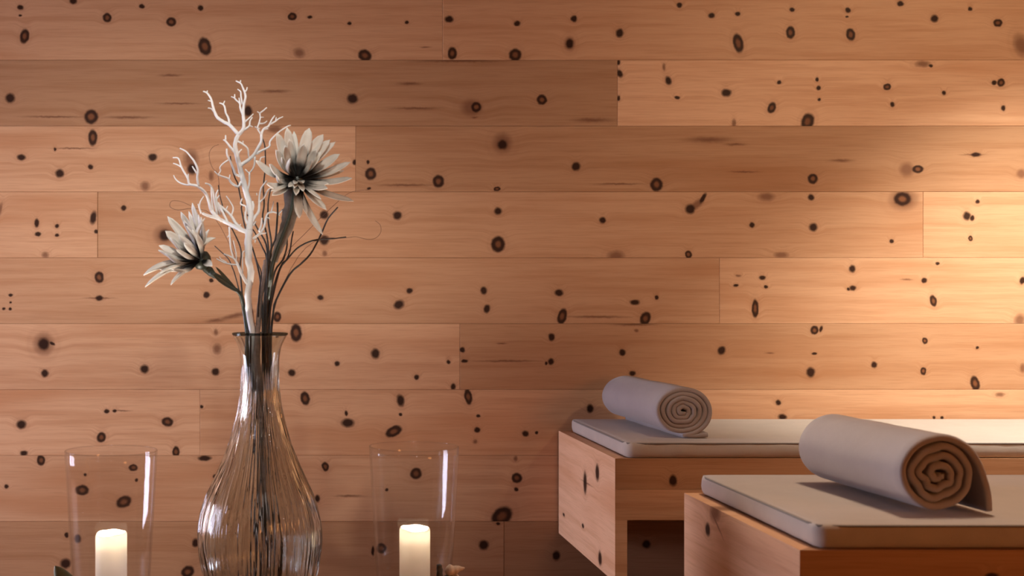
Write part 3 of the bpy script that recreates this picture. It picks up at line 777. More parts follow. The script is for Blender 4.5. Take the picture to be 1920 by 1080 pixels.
fork = cv(C, [(535, 430), (545, 350), (560, 200)]) + cv(B, [(1260, 900), (1210, 720), (1160, 520), (1120, 350), (1080, 200), (1050, 60)]) + cv(A, [(1050, 980), (1080, 900), (1100, 860)])
add_branch(fork, 5.8, 3.4, 1.0, 'trunk')
SB = [
 (A, [(1100,860),(1000,750),(960,710),(880,670),(790,610),(750,540),(715,440),(700,360),(670,290),(620,230),(570,210)], 3.2, 1.3),
 (A, [(622,235),(632,200)], 1.2, .9), (A, [(700,360),(640,345)], 1.3, .9), (A, [(725,510),(690,470),(640,460)], 1.4, .9),
 (A, [(960,710),(950,620),(910,540),(890,440),(860,400),(815,385)], 2.2, 1.1), (A, [(870,410),(890,355)], 1.3, .9),
 (A, [(1100,860),(1170,780),(1180,680),(1170,550),(1175,440),(1190,370),(1205,290),(1190,220),(1160,150),(1130,90),(1060,55)], 3.3, 1.1),
 (A, [(1125,85),(1130,45)], 1.2, .9), (A, [(1190,225),(1220,190),(1228,150)], 1.5, 1.0), (A, [(1155,400),(1135,280),(1130,215),(1085,180)], 1.6, .9),
 (A, [(1160,560),(1125,460),(1115,390),(1060,340),(1035,310),(990,290)], 1.9, .9), (A, [(1040,312),(1040,255)], 1.4, .9), (A, [(1130,420),(1105,310)], 1.5, .9),
 (A, [(1185,790),(1260,730),(1270,660),(1305,600)], 2.1, 1.1), (A, [(1265,725),(1310,745)], 1.5, 1.0), (A, [(1195,670),(1260,610),(1320,550)], 1.7, 1.0),
 (A, [(1440,860),(1385,765),(1410,680),(1425,600),(1420,540),(1470,500),(1520,455)], 1.4, 1.2), (A, [(1420,540),(1380,515)], 1.3, .9), (A, [(1428,600),(1475,600)], 1.2, .9),
 (A, [(1410,695),(1480,690),(1525,655)], 1.5, 1.0), (A, [(1385,765),(1345,740)], 1.4, .9), (A, [(1385,765),(1420,768)], 1.3, .9),
 (A, [(1120,1340),(1160,1300),(1260,1230),(1330,1160),(1390,1060),(1440,960),(1445,850),(1480,770),(1540,740),(1570,690),(1600,630),(1640,575)], 3.4, 1.1),
 (A, [(1580,700),(1650,660),(1700,620),(1765,590)], 1.5, .9), (A, [(1480,775),(1540,770)], 1.9, 1.2), (A, [(1655,655),(1665,600)], 1.2, .8),
 (A, [(1340,1150),(1440,1100),(1560,1040),(1570,960),(1680,840),(1790,760),(1840,730),(1880,720)], 2.0, .9),
 (A, [(1060,945),(1160,1000),(1235,1070),(1250,1180),(1275,1215)], 1.9, 1.2), (A, [(1165,1000),(1165,955)], 1.3, .9),
 (A, [(1065,1150),(1000,1075),(900,950),(870,940)], 2.4, 1.1), (A, [(905,945),(905,870)], 1.6, 1.1),
 (B, [(920,70),(930,170),(980,270),(1020,370),(1050,450),(1110,480)], 1.5, 2.0), (B, [(945,240),(870,290),(820,350),(830,400),(790,455),(740,410)], 1.4, .9),
 (B, [(1140,560),(1090,640),(990,580),(950,520),(860,490),(790,460)], 2.3, 1.2), (B, [(962,522),(970,460)], 1.2, .8), (B, [(1085,190),(1110,120),(1145,80)], 1.6, 1.1),
 (B, [(1345,190),(1330,330),(1260,430),(1200,380)], 1.7, 1.0), (B, [(1260,430),(1260,560),(1235,720)], 1.6, 1.5), (B, [(1370,150),(1440,110)], 1.9, 1.2), (B, [(1415,300),(1430,210),(1490,190)], 1.1, .9),
 (C, [(130,280),(-30,120)], 3.0, 3.0),
 (B, [(760,1080),(690,1000),(650,850),(600,730),(510,650),(450,620),(360,600),(340,520),(300,450),(240,340),(210,240),(180,205),(115,205)], 3.0, 1.0),
 (B, [(500,640),(480,500),(490,390),(440,270),(380,190),(310,110),(220,65)], 2.2, 1.0), (B, [(472,440),(405,335)], 1.6, .9), (B, [(240,345),(180,310),(120,290)], 1.3, .9),
 (B, [(350,585),(345,520),(345,450)], 1.6, .9), (B, [(400,610),(310,610),(210,575),(150,520),(125,470)], 1.6, .9),
 (B, [(780,1060),(740,850),(710,680),(660,610),(600,590)], 2.2, 1.2), (B, [(820,1060),(760,800),(790,690)], 1.9, 1.1), (B, [(770,830),(810,770)], 1.4, .9), (B, [(720,1020),(700,850),(690,650)], 1.8, 1.1),
 (C, [(160,280),(100,250),(0,215),(-90,190),(-160,160)], 3.2, 2.2), (B, [(540,1040),(510,950),(530,860),(575,785)], 1.8, .9), (B, [(508,950),(490,900)], 1.1, .8),
 (B, [(990,1080),(1020,960),(970,860),(915,780)], 1.5, .9),
 (C, [(535,450),(400,400),(280,340),(160,280)], 4.0, 3.2), (C, [(430,405),(330,300),(270,200),(180,110),(100,40)], 3.0, 1.7), (C, [(190,110),(215,50)], 1.5, .9), (C, [(395,360),(410,320)], 1.3, .8),
 (C, [(235,330),(130,120),(70,0)], 2.2, 2.0),
 (C, [(545,380),(610,240),(680,130),(690,20),(690,-80),(720,-220),(800,-330)], 3.0, 1.1), (B, [(1400,890),(1470,820),(1540,690),(1600,660)], 1.7, .9), (B, [(1375,770),(1370,740)], 1.2, .9),
 (C, [(600,540),(700,460),(760,370),(790,230),(820,160),(900,140),(980,160),(1040,100)], 2.3, 1.0), (C, [(970,160),(995,190)], 1.2, .8), (C, [(690,430),(720,330),(730,230)], 1.9, 1.2), (C, [(690,470),(790,455)], 1.6, 1.0), (C, [(630,560),(625,600)], 1.4, .9), (C, [(600,340),(640,280)], 1.6, 1.0), (C, [(800,220),(850,240)], 1.3, .8),
 (C, [(870,130),(890,60),(905,-20)], 1.2, .8), (C, [(480,200),(490,60),(410,20),(430,-60)], 1.6, 1.1), (C, [(540,370),(485,250),(480,140)], 2.3, 1.6), (C, [(560,200),(600,60),(590,-20)], 2.8, 1.8),
 (C, [(540,1230),(490,1180),(420,1060),(380,960),(340,880),(280,820),(160,770)], 3.6, 1.1), (C, [(300,830),(262,690),(250,560),(240,370)], 1.3, 1.5), (C, [(245,470),(215,520)], 1.3, .9), (C, [(345,870),(340,750),(300,570)], 1.2, .8),
 (C, [(350,935),(200,910),(100,870),(50,840)], 1.4, .8), (C, [(200,895),(120,850),(90,810)], 1.1, .7), (C, [(440,1060),(440,760),(490,720)], 1.2, .9),
]
for i, (fn, pts, r0, r1) in enumerate(SB):
    add_branch(cv(fn, pts), r0, r1, 1.0)
tag(branch, 'bleached white coral-like branch with many fine twigs, standing in the vase', 'branch')

# ------------------------------------------------------------------ dark twigs (each its own)
def loose_twig(name, pts2, r0, r1, foot, ph, label, cat, mat, group=None, knob=0.2, dy=0.0):
    pts = into_vase(pts2[0], foot)
    for i, (x, y) in enumerate(pts2):
        t = i / (len(pts2) - 1)
        Y = YV + dy * t + 0.05 * noise.noise(Vector((x * 0.01, y * 0.008, ph))) * min(1, max(0, (620 - y) / 120))
        if i == 0: Y = YV + (random.random() - 0.5) * 0.05
        pts.append(px(x, y, Y))
    org = pts[0].copy()
    v, f = tube([p - org for p in pts], r0 * YV / FPX, r1 * YV / FPX, 7, 3, knob)
    o = mesh_obj(name, v, f, mat, None, True, org)
    tag(o, label, cat, group)
    return o
TW = [
 ([(508,632),(512,590),(518,562)] + cv(C, [(1150,1070),(1300,930),(1450,780),(1560,590),(1640,420),(1720,240),(1865,70)]), 2.6, 1.4, 520, 'dark twig bowing out to the right and turning upward at its tip'),
 ([(505,632),(508,560)] + cv(C, [(1010,960),(1100,860),(1250,690),(1430,590),(1600,550),(1800,540),(1990,515)]), 2.3, 1.2, 515, 'dark twig arching right and ending level over the plank wall'),
 ([(504,632),(509,565)] + cv(C, [(1000,1000),(1090,870),(1150,720),(1180,520),(1200,430)]), 2.2, 1.3, 512, 'short dark twig rising just left of the arching twigs'),
 ([(502,632),(507,560)] + cv(C, [(920,1040),(1040,860),(1100,680),(1110,500),(1140,300),(1165,160)]), 2.3, 1.2, 508, 'dark twig climbing close to the calyx of the big flower'),
 ([(500,632),(503,560)] + cv(C, [(860,900),(870,600),(840,400),(820,250),(820,60),(830,-60),(870,-250)]), 2.3, 1.3, 504, 'dark upright twig crossing in front of the white side twigs'),
 ([(498,632),(500,560)] + cv(C, [(810,900),(790,620),(680,420),(610,300),(540,230),(510,180)]), 2.4, 1.2, 500, 'dark twig leaning left behind the white trunk'),
 ([(497,632),(499,560)] + cv(C, [(800,860),(740,680),(640,480),(590,400)]), 2.2, 1.2, 497, 'short dark twig leaning left beneath the white fork'),
 ([(499,632),(502,560)] + cv(C, [(830,800),(800,480),(740,240),(760,60)]) + cv(B, [(1480,800),(1470,640),(1500,360),(1500,150),(1490,20),(1460,-80)]), 2.1, 1.2, 502, 'long dark twig reaching up between white branch and big flower'),
 ([(470,632),(463,600),(456,570),(453,540)] + cv(C, [(400,950),(420,760),(380,600),(280,390),(180,200)]) + cv(B, [(850,900),(820,780),(795,620)]), 2.0, 1.0, 484, 'thin dark twig curving up behind the white left twigs'),
 ([(486,632),(484,590),(487,540)] + cv(C, [(720,1060),(660,900),(620,790)]), 2.0, 1.1, 490, 'short dark twig stub right of the white trunk'),
 ([(494,632),(496,560)] + cv(C, [(850,760),(930,560),(950,360),(965,150),(960,0)]), 2.6, 1.8, 506, 'straight dark twig directly under the big flower'),
 ([(492,632),(490,540),(478,480)] + cv(C, [(480,380),(440,200),(420,80)]) + cv(B, [(1150,900),(1110,720),(1090,600),(1040,500),(1000,350),(975,180)]), 2.0, 1.1, 494, 'long dark twig rising through the middle of the white branch'),
 ([(466,632),(460,600),(452,560)] + cv(C, [(330,1100),(280,960),(230,850),(140,760),(20,650)]), 1.5, .9, 482, 'fine dark twig reaching left towards the small flower'),
]
random.seed(5)
for i, (p, r0, r1, ft, lab) in enumerate(TW):
    loose_twig('dark_twig', p, r0, r1, ft, 4.0 + i * 1.7, lab, 'twig', M_TWIG, 'dark twigs in the vase', dy=random.uniform(-0.03, 0.05))
loose_twig('driftwood_stick', [(483, 632), (485, 600), (488, 565), (492, 535), (496, 508), (498, 488)], 6.5, 4.0, 497, 2.2, 'short grey-brown driftwood stick beside the white trunk', 'stick', M_DRIFT, None, 0.35, -0.01)
# fine curled tendrils
TD = [
 ([(508,632),(520,560),(560,480)] + cv(C, [(1600,545),(1900,535),(2050,520)]) + [(668,444),(690,449),(705,446),(714,435),(713,422),(704,414)], 'hair-fine brown tendril curling loosely to the right of the vase'),
 ([(478,632),(470,560),(440,470),(415,380)] + cv(B, [(790,460),(720,380),(670,260),(660,130),(720,40),(800,10)]), 'hair-fine brown tendril looping above the left twigs'),
 ([(480,632),(468,560),(440,480),(400,405)] + [(362,391),(335,394),(319,388),(322,377),(340,378),(358,386)], 'hair-fine brown tendril looped beside the small flower'),
 ([(500,632),(512,560),(535,480),(570,440),(610,400),(648,366),(668,358),(690,356)], 'hair-fine brown tendril passing behind the big flower'),
]
for i, (p, lab) in enumerate(TD):
    loose_twig('dried_tendril', p, .55, .35, 492 + i * 5, 8.0 + i, lab, 'tendril', M_HAIR, 'dried tendrils in the vase', 0.0, 0.04)

# ------------------------------------------------------------------ flowers
def petal_material():
    m, nt = new_mat('foam_petal'); b = NB(nt)
    at = b.n('ShaderNodeAttribute'); at.attribute_name = 'along'
    tc = b.n('ShaderNodeTexCoord').outputs['Object']
    nz = b.noise(tc, 55.0, 3.0, 0.6)
    s = b.math('ADD', at.outputs['Fac'], b.math('MULTIPLY_ADD', nz, 0.22, -0.11))
    c = b.mix(b.smooth(s, 0.28, 0.64), (0.008, 0.007, 0.006), (0.72, 0.655, 0.575))
    c = b.mix(b.smooth(s, 0.80, 1.0), c, (0.84, 0.80, 0.73))
    bs = b.n('ShaderNodeBsdfPrincipled'); b.l(c, bs.inputs['Base Color'])
    bs.inputs['Roughness'].default_value = 0.6; bs.inputs['Specular IOR Level'].default_value = 0.3
    bp = b.n('ShaderNodeBump'); bp.inputs['Strength'].default_value = 0.15; bp.inputs['Distance'].default_value = 0.002
    b.l(nz, bp.inputs['Height']); b.l(bp.outputs[0], bs.inputs['Normal'])
    o = b.n('ShaderNodeOutputMaterial'); b.l(bs.outputs[0], o.inputs[0])
    return m
M_PETAL = petal_material()

def petal(parent, origin, base, tip, axis, width, bow, cup=0.62, thick=0.0026, peak=0.60):
    """a pointed foam petal from base to tip; bow bends it away from / towards the axis; inner face looks at the axis"""
    d = tip - base
    Ld = d.length; dn = d.normalized()
    nrm = axis - dn * axis.dot(dn)
    if nrm.length < 0.05: nrm = Vector((0, -1, 0)) - dn * Vector((0, -1, 0)).dot(dn)
    nrm.normalize()
    side = dn.cross(nrm).normalized()
    NSg, NC = 10, 4
    verts, faces, al = [], [], []
    for i in range(NSg + 1):
        s = i / NSg
        c = base + d * s - nrm * (math.sin(s * math.pi) * bow * Ld)
        if s < peak: w = 0.26 + 0.74 * math.sin(s / peak * math.pi / 2) ** 1.2
        else:
            q = (s - peak) / (1 - peak); w = max(0.0, 1 - q ** 2.1) ** 0.65 * 0.97 + 0.03
        w *= width / 2
        th = thick * (0.5 + 0.5 * math.sin(min(1, s * 1.1) * math.pi)) 
        for lay in (0, 1):
            for k in range(NC + 1):
                u = -1 + 2 * k / NC
                edge = 1 - u * u
                p = c + side * (u * w) + nrm * (cup * w * (u * u)) + nrm * ((th if lay == 0 else -th) * (0.25 + 0.75 * edge))
                verts.append(p - origin); al.append(s)
    R_ = 2 * (NC + 1)
    for i in range(NSg):
        a, b_ = i * R_, (i + 1) * R_
        for k in range(NC):
            faces.append((a + k, a + k + 1, b_ + k + 1, b_ + k))
            o = NC + 1
            faces.append((a + o + k + 1, a + o + k, b_ + o + k, b_ + o + k + 1))
        faces.append((a + NC, a + 2 * NC + 1, b_ + 2 * NC + 1, b_ + NC))
        faces.append((a + NC + 1, a, b_, b_ + NC + 1))
    for a in (0, NSg * R_):
        for k in range(NC):
            f = (a + k, a + NC + 1 + k, a + NC + 2 + k, a + k + 1)
            faces.append(f if a == 0 else f[::-1])
    b = bmesh.new()
    bv = [b.verts.new(v) for v in verts]
    for f in faces: b.faces.new([bv[i] for i in f])
    bmesh.ops.recalc_face_normals(b, faces=b.faces)
    me = bpy.data.meshes.new('petal'); b.to_mesh(me); b.free()
    for p in me.polygons: p.use_smooth = True
    at = me.attributes.new('along', 'FLOAT', 'POINT')
    at.data.foreach_set('value', al)
    o = bpy.data.objects.new('petal', me); COL.objects.link(o)
    me.materials.append(M_PETAL); o.parent = parent
    return o

PXM = YV / FPX
def flower(center_px, Y, axis, tips, stem_pts, foot, label, L, calyx, leaf=None, behind=0.0):
    c = px(*center_px, Y)
    root = empty('foam_flower', px(foot, 1092, YV))
    O = root.location.copy()
    axis = Vector(axis).normalized()
    for t in tips:
        tx, ty = t[0], t[1]
        w = t[2] if len(t) > 2 else 20
        fwd = t[3] if len(t) > 3 else None
        bx, by = (t[5] if len(t) > 5 else (center_px[0] + (tx - center_px[0]) * 0.07, center_px[1] + (ty - center_px[1]) * 0.07))
        dpx = math.hypot(tx - center_px[0], ty - center_px[1]) * PXM
        if fwd is None: fwd = math.sqrt(max(0.0, L * L - dpx * dpx)) * 0.75
        bow = t[4] if len(t) > 4 else 0.10
        petal(root, O, px(bx, by, Y - 0.012), px(tx, ty, Y - fwd), axis, w * PXM * 0.82, bow * 1.7 + 0.03)
    # dark heart
    b = bmesh.new(); bmesh.ops.create_icosphere(b, subdivisions=2, radius=0.022)
    for v in b.verts: v.co *= 1 + 0.15 * noise.noise(v.co * 90)
    bm_obj('flower_heart', b, M_STEM, root, True, loc=c + Vector((0, 0.006, 0)) - O)
    v, f = tube([p - O for p in calyx[0]], 0, 0.006, 12, 4, 0.25, rfun=calyx[1])
    mesh_obj('calyx', v, f, calyx[2], root, True)
    pts = into_vase(stem_pts[0], foot) + [px(x, y, Y if i > 2 else YV) for i, (x, y) in enumerate(stem_pts)]
    v, f = tube([p - O for p in pts], 4.6 * PXM, 3.6 * PXM, 8, 3, 0.15)
    mesh_obj('stem', v, f, M_STEM, root, True)
    if leaf:
        for (b0, t0, w) in leaf:
            p = petal(root, O, px(*b0, Y - 0.005), px(*t0, Y - 0.02), Vector((0, -1, 0.3)), w * PXM, 0.06)
            p.name = 'leaf'; p.data.name = 'leaf'; p.data.materials[0] = M_STEM
    tag(root, label, 'flower', 'cream foam flowers in the vase')
    return root
random.seed(3)
YF2 = 2.84
cal2 = [px(551, 352, YF2 + 0.02), px(549, 378, YF2 + 0.03), px(543, 405, YF2 + 0.035), px(535, 432, YF2 + 0.03), px(524, 460, YF2 + 0.02), px(514, 490, YF2 + 0.01)]
flower((557, 337), YF2, (0.12, -0.85, 0.50),
 [(519,249,24,0.03,.06),(538,239,24,0.01,.06),(542,260,17,0.04,.05),(534,273,20,0.055,.08),(580,240,26,0.0,-.08),(570.5,269,22,0.05,.04),(606,252,25,0.0,-.06),(594,280,20,0.05,.05),
  (619,262,22,0.005,-.04),(603,284,18,0.045,.05),(629,266,18,0.0,-.04),(637,289,22,0.02,.04),(657,304,18,0.02,.06),(660,334,17,0.05,.06),(517,281,22,0.055,.08),(544,297,16,0.075,.10),
  (505,308,18,0.05,.12),(479,301,20,0.03,.12),(518,327,17,0.07,.14),(500,345,18,0.075,.10),(510,366,16,0.075,.05),(508,358,9,0.085,.02),
  (541,350,11,0.085,0),(552,344,12,0.09,0),(569,342,13,0.09,0),(555,366,14,0.085,0),(569,358,14,0.088,0),(552,352,11,0.092,0),
  (614,353,18,0.07,.06),(616,344,16,0.055,.06),(602,373,9,0.07,0),(663,377,17,-.01,.05),(612,393,17,0.045,.04),(605,440,16,0.01,.08),(561,409,20,0.03,.04),(576,402,14,0.0,.05),
  (551,246,16,-.03,.0),(592,262,16,-.02,.0),(645,320,14,-.01,.04),(528,295,14,0.06,.08),(586,300,13,0.06,.05)],
 [(497,632),(499,590),(502,562),(507,525),(511,498),(520,468),(534,432),(546,395),(552,355)], 508,
 'large cream and black foam flower opening to the right at the top', 0.125,
 (cal2, lambda s: (0.0235 - 0.0155 * s) , M_CALYX))
YF1 = 2.87
cal1 = [px(380, 486, YF1 + 0.01), px(386, 500, YF1 + 0.012), px(396, 511, YF1 + 0.012), px(406, 519, YF1 + 0.010)]
flower((378, 488), YF1, (-0.62, -0.50, 0.62),
 [(360.5,380.5,19,0.01,.04),(354,396,15,-.01,.04),(339,397,19,0.01,.05),(314,405.5,20,-.01,.05),(344.5,413,18,0.03,.06),(310,433,24,0.03,.05),(319,445.5,18,0.05,.06),
  (298,460.5,22,0.02,.06),(297,469,18,0.045,.06),(309,475,22,0.05,.10),(361,431,22,0.06,.08),(372,402,14,0.03,.04),(377,407,15,0.05,.03),(384,409,16,0.045,-.10),(404,446,22,0.03,-.16),
  (398,498,17,0.085,.0),(318,503,17,0.06,.10),(292,503,13,0.0,.08),(269,516,22,0.03,-.06),(272,538,17,0.045,-.06),(320,534,15,0.055,-.04),(300,512,14,0.05,-.04),
  (350,424,16,0.05,.06),(335,440,16,0.06,.06),(392,430,15,-.01,-.05),(368,440,16,0.07,.05),(330,468,14,0.07,.05),(345,455,14,0.08,.03)],
 [(464,632),(461,605),(456,572),(449,549),(430,537),(412,524),(395,511)], 487,
 'smaller cream and black foam flower nodding to the left', 0.115,
 (cal1, lambda s: 0.014 - 0.008 * s, M_STEM), [((448, 548), (398, 512), 13), ((447, 546), (404, 500), 6)])

# ------------------------------------------------------------------ hurricane glasses with candles
def lathe(prof, n, z0=0.0, top_fn=None):
    verts, faces = [], []
    for i, (r, z) in enumerate(prof):
        for k in range(n):
            a = 2 * math.pi * k / n
            dz = top_fn(a, r, z) if top_fn else 0
            verts.append((r * math.cos(a), r * math.sin(a), z + dz))
    for i in range(len(prof) - 1):
        for k in range(n):
            a = i * n + k; b_ = i * n + (k + 1) % n
            faces.append((a, b_, b_ + n, a + n))
    faces.append(tuple(range(n - 1, -1, -1)))
    e = (len(prof) - 1) * n
    faces.append(tuple(e + k for k in range(n)))
    return verts, faces

def wax_material():
    m, nt = new_mat('ivory_candle_wax'); b = NB(nt)
    tc = b.n('ShaderNodeTexCoord').outputs['Object']
    nz = b.noise(tc, 30.0, 2.0, 0.5)
    c = b.mix(nz, (0.84, 0.78, 0.68), (0.90, 0.85, 0.77))
    df = b.n('ShaderNodeBsdfDiffuse'); b.l(c, df.inputs[0])
    tl = b.n('ShaderNodeBsdfTranslucent'); tl.inputs[0].default_value = (0.97, 0.92, 0.84, 1)
    mx = b.n('ShaderNodeMixShader'); mx.inputs[0].default_value = 0.76
    b.l(df.outputs[0], mx.inputs[1]); b.l(tl.outputs[0], mx.inputs[2])
    gl = b.n('ShaderNodeBsdfGlossy'); gl.inputs['Roughness'].default_value = 0.35
    m2 = b.n('ShaderNodeMixShader'); m2.inputs[0].default_value = 0.04
    b.l(mx.outputs[0], m2.inputs[1]); b.l(gl.outputs[0], m2.inputs[2])
    o = b.n('ShaderNodeOutputMaterial'); b.l(m2.outputs[0], o.inputs[0])
    return m
M_WAX = wax_material()
def flame_material():
    m, nt = new_mat('candle_flame'); b = NB(nt)
    e = b.n('ShaderNodeEmission'); e.inputs[0].default_value = (1.0, 0.62, 0.25, 1); e.inputs[1].default_value = 40.0
    o = b.n('ShaderNodeOutputMaterial'); b.l(e.outputs[0], o.inputs[0])
    return m
M_FLAME = flame_material()
CANDLE_W = 19.0
def hurricane(cx_px, Y, label, clabel, top_y, low_dir, candle_dx):
    c = px(cx_px, 900, Y)
    root = empty('hurricane_glass', (c.x, Y, ZT))
    rt, rb, h, w = 0.1034, 0.0845, 0.334, 0.0026
    prof = [(0.0, 0.0), (rb - 0.006, 0.0), (rb - 0.001, 0.003), (rb, 0.008)]
    for k in range(1, 13):
        s = k / 12
        prof.append((rb + (rt - rb) * s ** 0.95, 0.008 + (h - 0.008) * s))
    body_out = prof[-1]
    prof.append((rt - w * 0.5, h + 0.0012))
    for k in range(12, -1, -1):
        s = k / 12
        prof.append((rb + (rt - rb) * s ** 0.95 - w, 0.012 + (h - 0.012) * s))
    prof.append((0.0, 0.011))
    v, f = lathe([(max(r, 0.0004), z) for r, z in prof], 96)
    mesh_obj('glass_cylinder', v, f, M_GLASS, root, True)
    ring = [Vector(((rt - w / 2) * math.cos(2 * math.pi * k / 64), (rt - w / 2) * math.sin(2 * math.pi * k / 64), h + 0.0006)) for k in range(65)]
    v, f = tube(ring, 0.0013, 0.0013, 6, 1)
    mesh_obj('rim', v, f, M_GLASS, root, True)
    tag(root, label, 'candle glass', 'hurricane glasses beside the vase')
    # candle
    zt = CAMZ - (top_y - VY) / FPX * Y
    ch = zt - (ZT + 0.0125)
    cr = 0.0352
    cd = empty('pillar_candle', (c.x + candle_dx, Y, ZT + 0.0125))
    def uneven(a, r, z):
        if z < ch - 0.03: return 0.0
        k = 0.5 + 0.5 * math.cos(a - low_dir)
        return -0.0055 * k ** 3 + 0.0007 * math.sin(5 * a + Y * 9)
    pr = [(0.0005, 0.0), (cr - 0.001, 0.0), (cr, 0.002)] + [(cr, 0.002 + (ch - 0.010) * k / 10) for k in range(1, 11)] + [(cr - 0.0006, ch - 0.004), (cr - 0.0020, ch - 0.0008), (cr - 0.0045, ch), (cr - 0.0062, ch - 0.002),
          (cr - 0.0070, ch - 0.010), (cr - 0.0075, ch - 0.026), (cr - 0.010, ch - 0.0365), (0.006, ch - 0.0375), (0.0005, ch - 0.0375)]
    v, f = lathe(pr, 56, 0, uneven)
    mesh_obj('wax_body', v, f, M_WAX, cd, True)
    v, f = tube([Vector((0, 0, ch - 0.0382)), Vector((0.0006, 0, ch - 0.0325)), Vector((0.0016, 0.0004, ch - 0.0290))], 0.0009, 0.0007, 6, 2)
    mesh_obj('wick', v, f, M_TWIG, cd, True)
    fl = [(0.0004, 0.0), (0.0026, 0.002), (0.0038, 0.006), (0.0034, 0.010), (0.0018, 0.015), (0.0004, 0.019)]
    v, f = lathe([(r, z + ch - 0.0300) for r, z in fl], 12)
    mesh_obj('flame', v, f, M_FLAME, cd, True)
    l = bpy.data.lights.new('candle_flame_light', 'POINT'); l.energy = CANDLE_W; l.color = (1.0, 0.92, 0.80); l.shadow_soft_size = 0.004
    lo = bpy.data.objects.new('flame_light', l); COL.objects.link(lo); lo.parent = cd; lo.location = (0, 0, ch - 0.0095)
    tag(cd, clabel, 'candle', 'pillar candles in the hurricane glasses')
    return root
hurricane(208.5, 2.87, 'clear flared glass cylinder left of the vase holding a lit candle', 'glowing ivory pillar candle in the glass left of the vase', 997, math.radians(-130), 0.0)
hurricane(776, 2.95, 'clear flared glass cylinder right of the vase holding a lit candle', 'glowing ivory pillar candle in the glass right of the vase', 988, math.radians(-80), 0.002)

# ------------------------------------------------------------------ natural pieces leaning against the glasses
M_SHELL = plain('cream_pink_shell', (0.74, 0.58, 0.47), 0.45, 0.4, 45.0, 0.12, 0.2)
M_POD = plain('green_grey_pod', (0.16, 0.16, 0.08), 0.6, 0.3, 50.0, 0.4, 0.4)
M_PODIN = plain('cream_pod_lining', (0.72, 0.62, 0.47), 0.6, 0.3, 60.0, 0.1, 0.2)
M_BARK = plain('grey_lichen_bark', (0.11, 0.105, 0.095), 0.85, 0.2, 140.0, 0.7, 0.9)
def pod(loc, L, w, spin, pitch, roll, label):
    """boat-shaped dried pod: outer skin and pale lining, standing on its lower tip"""
    root = empty('dried_pod', loc)
    root.rotation_euler = (roll, pitch, 0)
    cs, sn = math.cos(spin), math.sin(spin)
    for name, mat, sc, off in (('pod_skin', M_POD, 1.0, 0.0), ('pod_lining', M_PODIN, 0.90, 0.0016)):
        verts, faces = [], []
        n, mC = 14, 10
        for lay in (0, 1):
            for i in range(n + 1):
                s = i / n
                hw = w / 2 * sc * (math.sin(math.pi * min(1, max(0, s))) ** 0.7 + 0.02)
                for k in range(mC + 1):
                    a = math.pi * k / mC
                    th = 0.0012 if lay else 0.0
                    xx, yy = math.cos(a) * (hw - th), -math.sin(a) * (hw - th) * 0.8 + off
                    verts.append((xx * cs - yy * sn, xx * sn + yy * cs, s * L))
        row = mC + 1
        for lay in (0, 1):
            o = lay * (n + 1) * row
            for i in range(n):
                for k in range(mC):
                    q = (o + i * row + k, o + i * row + k + 1, o + (i + 1) * row + k + 1, o + (i + 1) * row + k)
                    faces.append(q if lay == 0 else q[::-1])
        o = (n + 1) * row
        for i in range(n):
            for k in (0, mC):
                a, b_ = i * row + k, (i + 1) * row + k
                faces.append((a, b_, b_ + o, a + o))
        b = bmesh.new(); bv = [b.verts.new(v) for v in verts]
        for f in faces:
            try: b.faces.new([bv[i] for i in f])
            except ValueError: pass
        bm_obj(name, b, mat, root, True)
    tag(root, label, 'pod')
    return root
def shell(loc, L, w, rot, label):
    """pointed spiral shell: stacked whorls narrowing to a tip"""
    root = empty('spiral_shell', loc); root.rotation_euler = rot
    n, m = 60, 16
    verts, faces = [], []
    for i in range(n + 1):
        s = i / n
        r = w / 2 * (math.sin(min(1, s * 3.2) * math.pi / 2) ** 0.8) * (1 - s) ** 0.75 + 0.0008
        r *= 1 + 0.10 * abs(math.sin(s * math.pi * 4.5))
        for k in range(m):
            a = 2 * math.pi * k / m
            q = r * (1 + 0.10 * math.sin(a + s * 16))
            verts.append((q * math.cos(a), q * math.sin(a), s * L))
    for i in range(n):
        for k in range(m):
            a = i * m + k; b_ = i * m + (k + 1) % m
            faces.append((a, b_, b_ + m, a + m))
    faces.append(tuple(range(m - 1, -1, -1))); faces.append(tuple(n * m + k for k in range(m)))
    mesh_obj('shell_whorls', verts, faces, M_SHELL, root, True)
    # flared lip beside the opening
    lv, lf = [], []
    for i in range(9):
        s = i / 8
        for k in range(5):
            u = k / 4
            lv.append((w * (0.30 + 0.42 * u) * math.cos(0.5 - 1.0 * s), w * (0.30 + 0.42 * u) * math.sin(0.5 - 1.0 * s) - 0.004 * u, L * (0.06 + 0.46 * s) + 0.004 * math.sin(u * 3)))
    for i in range(8):
        for k in range(4):
            a = i * 5 + k; lf.append((a, a + 1, a + 6, a + 5))
    o = mesh_obj('shell_lip', lv, lf, M_SHELL, root, True)
    md = o.modifiers.new('thickness', 'SOLIDIFY'); md.thickness = 0.002
    tag(root, label, 'shell')
    return root
pl_ = px(152, 1084, 2.755)
pod((pl_.x, 2.755, ZT + 0.003), 0.112, 0.050, math.radians(50), math.radians(-30), math.radians(0), 'green-grey dried pod with pale lining at the foot of the left glass')
